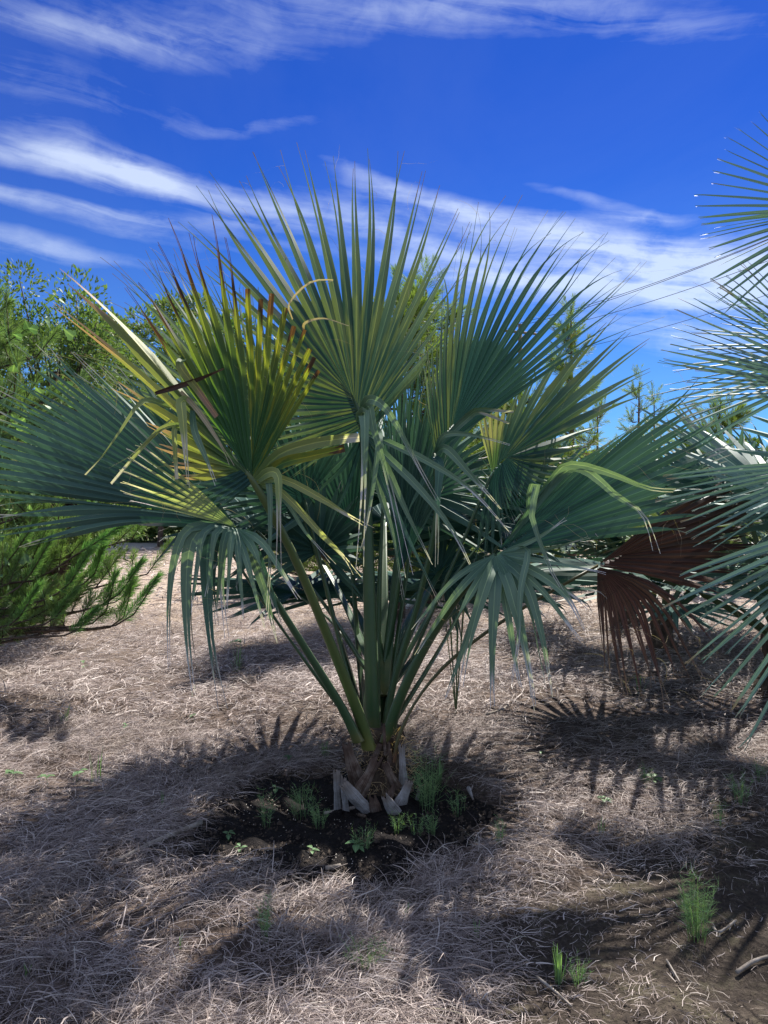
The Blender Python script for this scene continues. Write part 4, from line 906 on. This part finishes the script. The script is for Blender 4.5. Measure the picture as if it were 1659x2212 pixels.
def auto_pine(px, py, Y, rpx, label, seed, nb=40, per=95, wid=.0034, mat='pine_far', group='pines behind the palm', low=.12, **kw):
    loc = gpt(px, Y); top = at(px, py, Y).z; h = top - loc.z; rng = random.Random(seed); R = rpx / F * Y; es = []
    for i in range(nb):
        f = (i + rng.random()) / nb; z = loc.z + h * (low + (.96 - low) * f); a = rng.uniform(0, 2 * math.pi); r = R * (1 - f) ** .7 * rng.uniform(.75, 1.1) + .12
        es.append(Vector((loc.x + r * math.cos(a), loc.y + r * math.sin(a) * .8, z)))
    pine(loc, h - .1, es, label, seed, mat, per=per, wid=wid, group=group, nl=kw.pop('nl', .14), slen=kw.pop('slen', .4), **kw)
auto_pine(862, 640, 9.5, 150, 'slender bright green pine standing behind the upright frond', 42, nb=56)
auto_pine(935, 610, 10.5, 90, 'narrow pine leader with cones beside the slender pine', 43, nb=40)
auto_pine(1236, 680, 14, 60, 'pine tip showing behind the fronds on the right', 44, nb=26)
auto_pine(1120, 850, 13, 130, 'low pine behind the frond with cut stubs', 45, nb=40)
auto_pine(1375, 815, 21, 40, 'small thin pine far off by the gravel road', 46, nb=16, per=40, wid=.005)
auto_pine(1415, 850, 23, 40, 'smallest of the far pines against the sky', 47, nb=14, per=40, wid=.005)
auto_pine(1290, 880, 17, 120, 'rounded far pine behind the palms', 48, nb=22, per=50, wid=.004)
auto_pine(700, 930, 13, 150, 'pine in the shade behind the heart of the palm', 49, nb=44)
auto_pine(1010, 900, 12, 120, 'sunlit pine seen between the palm stalks', 50, nb=48)
auto_pine(1560, 880, 14, 130, 'dark pine behind the blue green palm', 51, nb=40)

def broadleaf(px, py, Y, rpx, label, seed, nclump=46, per=300, size=.075, mat='shrub', group='trees behind the pine', low=0):
    loc = gpt(px, Y); top = at(px, py, Y).z; h = top - loc.z; R = rpx / F * Y; rng = random.Random(seed)
    root = empty('broadleaf_tree', loc, label, 'tree', group); mb = MB(); C = []
    tube(mb, [loc - Vector((0, 0, .1)), loc + Vector((.1, 0, h * .3)), loc + Vector((.0, 0, h * .7))], .09 - .05 * low, .03, 8, 8)
    for i in range(nclump):
        while True:
            v = Vector((rng.uniform(-1, 1), rng.uniform(-1, 1), rng.uniform(-1, 1)))
            if .45 < v.length < 1: break
        c = Vector((loc.x + v.x * R, loc.y + v.y * R * .8, loc.z + h * (.54 - .06 * low) + v.z * h * (.42 + .06 * low) - rng.random() * .1)); C.append(c)
        a = loc + Vector((0, 0, h * rng.uniform(.15, .55))); tube(mb, [a, a.lerp(c, .5) + Vector((0, 0, .1)), c], .02, .005, 4, 5)
    link('trunk', mb.mesh('trunk', M['bark'], loc), root)
    n = nclump * per; ci = np.repeat(np.array([tuple(c) for c in C]), per, 0)
    cr = np.repeat(npr.uniform(.22, .42, nclump) * (R / 1.4) ** .5, per)
    d = npr.normal(0, 1, (n, 3)); d /= np.linalg.norm(d, axis=1, keepdims=True); rr = npr.uniform(.25, 1, n) ** .5
    p = ci + d * (cr * rr)[:, None] * np.array([[1, 1, .8]])
    ax = d * .8 + npr.normal(0, .5, (n, 3)) + np.array([[0, 0, .5]]); ax /= np.linalg.norm(ax, axis=1, keepdims=True)
    sdv = np.cross(ax, npr.normal(0, 1, (n, 3))); sdv /= np.linalg.norm(sdv, axis=1, keepdims=True)
    L = size * npr.uniform(.6, 1.3, n)
    V = np.stack([p, p + ax * (L * .5)[:, None] + sdv * (L * .19)[:, None], p + ax * L[:, None], p + ax * (L * .5)[:, None] - sdv * (L * .19)[:, None]], 1).reshape(-1, 3)
    q = np.arange(n)[:, None] * 4 + np.array([[0, 1, 2, 3]])
    sd_ = np.repeat(np.stack([np.repeat(npr.uniform(0, 1, nclump), per), npr.uniform(0, 1, n)], -1), 4, 0)
    uv = np.tile(np.array([[.5, 0], [1, .5], [.5, .8], [0, .5]]), (n, 1))
    link('crown', tri_mesh('crown', V - np.array([tuple(loc)]), q, M[mat], sd_, uv, quads=True), root)
broadleaf(120, 560, 8.8, 215, 'rounded wax leaved tree with yellow green top behind the near pine', 51, nclump=130, size=.065)
broadleaf(345, 590, 24, 215, 'leafy tree behind the pink tipped segments', 52, nclump=90, size=.16)
broadleaf(520, 650, 28, 200, 'lower leafy tree further along the row', 53, mat='shrub_d', nclump=80, size=.19)
broadleaf(20, 600, 12.5, 140, 'tall leafy tree at the end of the row', 54, mat='shrub_d', nclump=44)
broadleaf(640, 740, 31, 170, 'far leafy tree hidden by the yellowing frond', 55, mat='shrub_d', nclump=80, size=.2)
broadleaf(290, 960, 27, 90, 'low green bush filling the foot of the row', 56, nclump=56, low=1, size=.16)
broadleaf(40, 900, 9.0, 120, 'dense low bush under the wax leaved tree', 57, nclump=66, low=1)
broadleaf(470, 980, 26, 130, 'low bush between the leafy trees and the palm', 58, nclump=58, low=1, size=.16)
broadleaf(760, 960, 15, 130, 'bright bush seen between the palm stalks', 59, nclump=58, low=1)
broadleaf(1180, 985, 16, 120, 'low bush near the gravel road', 60, nclump=54, low=1)
for i, (px, py, Y, r) in enumerate(((60, 900, 38, 200), (330, 930, 40, 190), (560, 940, 42, 180), (800, 950, 41, 190), (1050, 945, 43, 190), (1290, 960, 40, 180), (1480, 940, 42, 190), (1700, 930, 40, 200))):
    broadleaf(px, py, Y, r * .85, 'distant tree in the line beyond the gravel road', 70 + i, mat='shrub_d', nclump=40, per=130, size=.34, group='line of distant trees')

# ------------------------------------------------------------------ climbing vine over the near pine
def vine_leaf_mesh(seed):
    rng = random.Random(seed); out = [(0, 0), (.18, -.10), (.42, -.02), (.50, .22), (.36, .34), (.30, .52), (.12, .78), (0, 1.0), (-.12, .78), (-.30, .52), (-.36, .34), (-.50, .22), (-.42, -.02), (-.18, -.10)]
    mb = MB(); vs = [(0, .3, -.05)] + [(x * rng.uniform(.9, 1.1), y, .12 * abs(x) + rng.uniform(-.03, .03)) for x, y in out]
    n = len(out); mb.add(vs, [(0, i + 1, (i + 1) % n + 1) for i in range(n)], [(.5 + v[0] * .5, max(0, v[1]) * .8) for v in vs])
    return mb.mesh('vine_leaf', M['vine'])
VL = [vine_leaf_mesh(i) for i in range(4)]
vroot = empty('climbing_vine', Vector((-3.2, 6.0, 0)), 'vine with pale lobed leaves climbing over the near pine', 'vine')
mb = MB(); rg = random.Random(9)
vp = [[(-60, 1300), (20, 1100), (0, 950), (40, 820), (10, 700), (30, 590)], [(20, 1100), (90, 1000), (50, 930), (110, 850), (90, 740), (140, 690)], [(0, 950), (80, 900), (160, 880), (230, 930)], [(90, 1000), (160, 1090), (220, 1120)], [(20, 1100), (60, 1200), (110, 1330)]]
for path in vp:
    P = catmull([at(x, y, 5.75 + rg.uniform(-.1, .1)) for x, y in path], 26); tube(mb, P[::2], .004, .002, 4, 26)
    for k in range(20):
        p = P[rg.randrange(26)] + Vector((rg.gauss(0, .10), rg.gauss(-.05, .08), rg.gauss(0, .10))); s = rg.uniform(.045, .10)
        o = link('vine_leaf', VL[rg.randrange(4)], vroot, p - vroot.location); o.scale = (s, s, s)
        o.rotation_euler = (rg.gauss(.7, .6), rg.gauss(0, .7), rg.uniform(1.6, 4.8))
link('stem', mb.mesh('stem', M['weed'], vroot.location), vroot)

# ------------------------------------------------------------------ feathery weed behind the palm
froot = empty('feathery_weed', gpt(985, 5.3), 'wispy grey green weed with fine sprays between the palm stalks', 'weed')
stm = MB(); spr = MB(); rg = random.Random(21)
for k in range(7):
    e = at(rg.uniform(955, 1065), rg.uniform(1010, 1130), 5.2); b0 = froot.location; m = b0.lerp(e, .6) + Vector((rg.gauss(0, .03), 0, 0)); tube(stm, [b0, m, e], .005, .002, 4, 8)
    for j in range(24):
        p = bend3(b0, m, e, rg.uniform(.55, 1)); d = Vector((rg.gauss(0, 1), rg.gauss(0, .5), rg.uniform(-.1, .9))).normalized(); l = rg.uniform(.05, .15)
        q = p + d * l; tube(stm, [p, q], .0012, .0006, 3, 2)
        for i in range(12):
            c = p.lerp(q, rg.random()); dd = (d + Vector((rg.gauss(0, .7), rg.gauss(0, .7), rg.gauss(.2, .5)))).normalized() * rg.uniform(.008, .022); s = dd.orthogonal().normalized() * .0018
            spr.add([c - s, c + s, c + dd], [(0, 1, 2)], [(0, .3), (1, .3), (.5, .7)])
link('stem', stm.mesh('stem', M['sage'], froot.location), froot); tag(link('spray', spr.mesh('spray', M['sage'], froot.location), froot), kind='stuff')

# ------------------------------------------------------------------ weeds on the ground
def tuft(px, py, hpx, wpx, n, style, seed, label, group):
    rng = random.Random(seed); g = ground(px, py); Y = g.y; H = hpx / F * Y; Wd = wpx * .5 / F * Y; g = g + Vector((0, 0, .01 if float(in_soil(np.array(g.x), np.array(g.y))) > 1 else .025))
    mb = MB()
    for i in range(n):
        a = rng.uniform(0, 2 * math.pi); r = rng.random() ** .6 * Wd * .55
        p = g + Vector((math.cos(a) * r, math.sin(a) * r, -.008)); h = H * rng.uniform(.45, 1)
        lean = Vector((math.cos(a) * Wd * rng.uniform(.1, .7), math.sin(a) * Wd * rng.uniform(.1, .7), 0))
        P = [p, p + lean * .35 + Vector((0, 0, h * .55)), p + lean + Vector((0, 0, h))]
        P = catmull(P, 5); w = (.0009 if style == 'fine' else .0030) * rng.uniform(.7, 1.3); s = Vector((math.cos(a + 1.57), math.sin(a + 1.57), 0)) * w
        vs, fs, uv = [], [], []
        for k, q in enumerate(P):
            sc = 1 - .85 * (k / 4) ** 2; vs += [q - s * sc, q + s * sc]; uv += [(0, k / 5), (1, k / 5)]
            if k: fs.append((2 * k - 2, 2 * k - 1, 2 * k + 1, 2 * k))
        mb.add(vs, fs, uv)
        if style == 'fine':
            for k in range(10):
                c = P[rng.randrange(1, 5)].lerp(P[rng.randrange(1, 5)], rng.random()); d = Vector((rng.gauss(0, 1), rng.gauss(0, 1), rng.uniform(.4, 1.4))).normalized() * H * rng.uniform(.10, .28)
                s2 = d.orthogonal().normalized() * .0009; mb.add([c - s2, c + s2, c + d], [(0, 1, 2)], [(0, .3), (1, .3), (.5, .8)])
    o = link('weed_tuft', mb.mesh('weed_tuft', M['weed'], g), None, g); tag(o, label, 'weed', group); return o
GW = 'fine weed tufts around the palm foot'; LW = 'fine feathery green weed tuft growing from the black soil'
for i, (x, y, h, w, n, lb) in enumerate(((655, 1775, 70, 80, 26, 'broad feathery tuft on the black soil near the grey fallen stalk'), (690, 1795, 55, 50, 18, 'feathery tuft touching the tip of the grey fallen stalk'),
        (785, 1845, 55, 60, 20, 'feathery tuft beside the leafiest broad leaved seedling'), (858, 1808, 50, 36, 14, 'narrow feathery tuft right under the cut leaf bases'), (900, 1815, 52, 44, 14, 'small feathery tuft in front of the tallest tuft'),
        (935, 1812, 58, 36, 14, 'small feathery tuft in front of the tallest tuft'), (575, 1795, 90, 34, 12, 'slender tall feathery weed at the rim of the black soil'), (990, 1770, 60, 46, 12, 'thin feathery tuft beside the curled tan dead leaf'))):
    tuft(x, y, h, w, n, 'fine', 100 + i, lb, GW)
tuft(925, 1760, 130, 80, 44, 'fine', 120, 'tallest feathery green tuft leaning on the cut leaf bases', GW)
tuft(948, 1690, 50, 30, 10, 'blade', 121, 'bright grass blades rising beside the cut leaf bases', GW)
GF = 'weeds scattered in the dry grass'
tuft(1505, 2030, 140, 90, 60, 'fine', 122, 'large feathery green tuft on the bare mossy soil', GF)
tuft(1210, 2125, 85, 40, 18, 'blade', 123, 'upright grass clump beside a pale fallen strip', GF)
tuft(1250, 2130, 60, 50, 16, 'fine', 124, 'small feathery tuft next to the upright grass clump', GF)
for i, (x, y, h, w, n, s) in enumerate(((572, 2040, 110, 34, 14, 'fine'), (790, 2090, 60, 110, 34, 'fine'), (1395, 1700, 50, 34, 16, 'fine'), (1600, 1740, 70, 60, 20, 'fine'), (1555, 1785, 60, 34, 10, 'fine'), (1080, 1830, 70, 30, 9, 'fine'),
                                         (510, 1450, 60, 44, 16, 'blade'), (140, 1560, 40, 40, 8, 'blade'), (350, 1748, 44, 10, 3, 'blade'), (390, 2050, 40, 14, 3, 'blade'), (875, 1985, 36, 26, 6, 'blade'), (1030, 2030, 40, 30, 5, 'blade'),
                                         (1300, 1800, 40, 30, 7, 'blade'), (210, 1690, 80, 40, 7, 'blade'), (1640, 1690, 60, 40, 12, 'fine'), (700, 1640, 40, 40, 9, 'fine'), (1380, 1500, 46, 40, 9, 'blade'), (60, 2110, 40, 30, 4, 'blade'))):
    tuft(x, y, h, w, n, s, 130 + i, {572: 'thin tall feathery weed near the stubby brown wood piece', 790: 'wide low feathery patch in the shaded straw', 1395: 'feathery weed behind the largest broad leaved seedling', 510: 'grass clump around the tall seedling in the sunlit straw', 350: 'single broad grass blades standing by the long pale stalk'}.get(x) or 'sparse green weed tuft poking out of the dry grass' if s == 'fine' else 'few green grass blades poking out of the dry grass', GF)

def seedling(px, py, s, n, seed, label, group):
    rng = random.Random(seed); g = ground(px, py) + Vector((0, 0, .018)); root = empty('seedling', g, label, 'seedling', group)
    mb = MB(); st = g + Vector((rng.gauss(0, .01), 0, s * .6)); tube(mb, [g - Vector((0, 0, .03)), st], .002, .0012, 4, 3); link('stem', mb.mesh('stem', M['weed'], g), root)
    for i in range(n):
        a = i * 2.4 + rng.uniform(-.3, .3); p = g.lerp(st, rng.uniform(.45, 1)); d = Vector((math.cos(a), math.sin(a), rng.uniform(.1, .6))).normalized(); sd_ = d.cross(Vector((0, 0, 1))).normalized(); l = s * rng.uniform(.5, .9); mb = MB()
        up = Vector((0, 0, 1)); prof = ((0, .02), (.2, .16), (.45, .26), (.7, .2), (.9, .08), (1, .0)); vs, fs, uv = [], [], []
        for k, (t, w) in enumerate(prof):
            c = p + d * (l * t) - up * (l * .35 * t * t); vs += [c - sd_ * (l * w) + up * (l * w * .3), c, c + sd_ * (l * w) + up * (l * w * .3)]; uv += [(0, t * .8), (.5, t * .8), (1, t * .8)]
            if k: b0 = (k - 1) * 3; fs += [(b0, b0 + 1, b0 + 4, b0 + 3), (b0 + 1, b0 + 2, b0 + 5, b0 + 4)]
        mb.add(vs, fs, uv); link('leaf', mb.mesh('leaf', M['vine'], g), root)
LS = 'small broad leaved seedling in the dry grass'; GS = 'broad leaved seedlings'
for i, (x, y, s, n, lb) in enumerate(((768, 1848, .075, 7, 'leafiest broad leaved seedling on the black soil'), (672, 1855, .05, 4, 'thin leaved seedling alone on the black soil'), (1302, 1745, .06, 6, LS), (1408, 1705, .085, 7, 'largest broad leaved seedling beside a feathery tuft'), (30, 1690, .09, 5, LS), (105, 1702, .09, 5, LS), (165, 1690, .07, 4, LS),
                                       (600, 1720, .06, 4, LS), (495, 1820, .05, 4, LS), (520, 1850, .05, 5, LS), (1170, 1640, .05, 4, LS), (420, 1560, .05, 5, LS), (185, 1450, .10, 3, 'three leaved seedling in front of the pine branch'), (510, 1400, .12, 6, 'tall yellow green seedling in the sunlit straw'), (625, 1650, .05, 5, LS), (265, 1580, .05, 4, LS))):
    seedling(x, y, s, n, 200 + i, lb, GS)

# ------------------------------------------------------------------ fallen sticks, chips, specks
def stick(pts, r0, r1, name, label, cat, mat='stick', lift=.02, flat=1.0):
    P = [ground(x, y) + Vector((0, 0, lift)) for x, y in pts]; mb = MB(); tube(mb, P, r0, r1, 7, 10); o = P[0]
    ob = link(name, mb.mesh(name, M[mat], o), None, o); return tag(ob, label, cat)
stick([(822, 1750), (760, 1762), (700, 1772)], .013, .008, 'fallen_stalk', 'grey fallen leaf stalk lying against the cut bases', 'stalk', lift=.035)
stick([(775, 1773), (790, 1777)], .010, .008, 'bark_chip', 'brown bark chip under the grey fallen stalk', 'chip', 'bark', .03)
stick([(632, 1908), (668, 1922), (706, 1942)], .0035, .002, 'pale_twig', 'thin pale twig at the edge of the black soil', 'twig', lift=.03)
stick([(704, 1890), (735, 1884)], .010, .009, 'wood_chip', 'short pale wood chip at the edge of the black soil', 'chip', lift=.028)
stick([(245, 1880), (330, 1835), (435, 1790)], .009, .012, 'fallen_stalk', 'long pale stalk half buried in the straw', 'stalk', lift=.03)
stick([(1160, 2118), (1200, 2150), (1235, 2182)], .005, .003, 'fallen_strip', 'curved pale strip lying on the bare soil', 'strip', lift=.012)
stick([(1592, 2110), (1630, 2085), (1680, 2070)], .007, .005, 'forked_twig', 'forked grey twig on the bare soil', 'twig', lift=.015)
stick([(1540, 2010), (1555, 2020), (1590, 1995)], .005, .004, 'bent_twig', 'bent pale twig beside the large feathery tuft', 'twig', lift=.012)
stick([(1440, 2080), (1470, 2130)], .004, .002, 'pale_twig', 'short straight twig below the large feathery tuft', 'twig', lift=.01)
stick([(1012, 1715), (1022, 1740)], .012, .004, 'dead_leaf', 'curled tan dead leaf right of the palm foot', 'dead leaf', 'boot', .03)
stick([(1050, 1560), (1090, 1545), (1100, 1530)], .008, .005, 'bent_twig', 'bent pale twig in the sunlit straw behind the palm', 'twig', lift=.05)
stick([(525, 1930), (522, 1975), (520, 2000)], .016, .012, 'wood_stub', 'stubby brown wood piece sunk in the straw', 'wood piece', 'bark', .01)
v, t_, sd_ = [], [], []
for i in range(420):
    a = npr.uniform(0, 6.28); r = npr.uniform(0, .95) ** .5; x = SOIL[0] + SOIL[2] * r * math.cos(a); y = SOIL[1] + SOIL[3] * r * math.sin(a); z = float(gz(x, y)) + .028 * (1 - r ** 5) + .002; s = npr.uniform(.001, .0032)
    k = len(v); v += [(x - s, y - s, z), (x + s, y - s, z + .001), (x, y + s, z), (x, y, z + s * 1.5)]; t_ += [(k, k + 1, k + 3), (k + 1, k + 2, k + 3), (k + 2, k, k + 3)]
tag(link('soil_specks', tri_mesh('soil_specks', v, t_, M['speck'])), 'tiny pale specks scattered over the black soil', 'specks', kind='stuff')

n = 22000; X = npr.uniform(-1.2, 1.9, n); Y = npr.uniform(2.0, 4.6, n)
bare = np.clip(((X - (Y - 2.5) * 1.0) + .1) / .7, 0, 1) * np.clip((4.4 - Y) / .8, 0, 1); insoil = in_soil(X, Y) < 1.08
keep = npr.uniform(0, 1, n) < np.maximum(bare * .9, insoil * .9) + .06; X, Y = X[keep], Y[keep]; n = len(X)
r = npr.gamma(2.0, .0016, n) + .001; Z = gz(X, Y) + np.where(in_soil(X, Y) < 1, .020, 0) + r * .2
ang = npr.uniform(0, 6.28, n); vv = []
for k in range(4): vv.append(np.stack([X + r * 1.3 * np.cos(ang + k * 1.57) * npr.uniform(.6, 1.2, n), Y + r * 1.3 * np.sin(ang + k * 1.57) * npr.uniform(.6, 1.2, n), Z - r * .4], -1))
vv.append(np.stack([X + r * .3, Y, Z + r * npr.uniform(.7, 1.3, n)], -1)); V = np.stack(vv, 1).reshape(-1, 3)
tr_ = (np.arange(n)[:, None, None] * 5 + np.array([[[0, 1, 4], [1, 2, 4], [2, 3, 4], [3, 0, 4]]])).reshape(-1, 3)
M['clod'] = plain('soil crumb', [(.3, (.020, .015, .012)), (.6, (.060, .045, .034)), (.8, (.13, .10, .075))], 90, .95, .3)
tag(link('soil_crumbs', tri_mesh('soil_crumbs', V, tr_, M['clod'])), 'brown soil crumbs scattered over the bare ground', 'soil crumbs', kind='stuff')

# pale planting tube
g = gpt(884, 10.6); rt = empty('planting_tube', g, 'pale plastic planting tube tilted among the palm stalks', 'tube')
mb = MB(); vs, fs, uv = [], [], []
for k, (t, r) in enumerate(((0, .06), (.3, .072), (.34, .078), (.5, .075))):
    for j in range(14):
        a = j / 14 * 2 * math.pi; vs.append(g + Vector((r * math.cos(a) + t * .28, r * math.sin(a), t - .02))); uv.append((0, t))
    if k: fs += [((k - 1) * 14 + j, (k - 1) * 14 + (j + 1) % 14, k * 14 + (j + 1) % 14, k * 14 + j) for j in range(14)]
mb.add(vs, fs, uv); link('sleeve', mb.mesh('sleeve', M['tube'], g), rt)
mb = MB(); tube(mb, [g - Vector((0, 0, .1)), g + Vector((.1, 0, .35)), g + Vector((.2, 0, .7))], .012, .01, 6, 5); link('stake', mb.mesh('stake', M['bark'], g), rt)

# ------------------------------------------------------------------ power line
PA, PB = Vector((13.6, 21.0, 0)), Vector((6.55, 37.0, 0)); d = (PA - PB).normalized(); perp = Vector((d.y, -d.x, 0))
for p, lb in ((PA, 'wooden utility pole near the blue green palm'), (PB, 'wooden utility pole far behind the large palm')):
    rt = empty('utility_pole', p, lb, 'pole'); mb = MB(); tube(mb, [p - Vector((0, 0, .3)), p + Vector((0, 0, 9.9))], .14, .10, 10, 4); link('pole', mb.mesh('pole', M['pole'], p), rt)
    mb = MB(); tube(mb, [p + perp * -.9 + Vector((0, 0, 9.5)), p + perp * .9 + Vector((0, 0, 9.5))], .06, .06, 6, 3); link('crossarm', mb.mesh('crossarm', M['pole'], p), rt)
for i, (off, z, r) in enumerate(((-.8, 9.58, .011), (0.0, 9.95, .011), (.8, 9.58, .011), (0.0, 8.2, .009))):
    a = PA + perp * off + Vector((0, 0, z)); e = PB + perp * off + Vector((0, 0, z)); pts = [a.lerp(e, t) - Vector((0, 0, .35 * 4 * t * (1 - t))) for t in (0, .25, .5, .75, 1)]
    mb = MB(); tube(mb, pts, r, r, 5, 24); o = link('power_line', mb.mesh('power_line', M['wire'], a), None, a)
    tag(o, 'lowest thin wire strung below the other three' if i == 3 else 'dark overhead wire running back across the white cloud', 'wire', 'overhead wires')
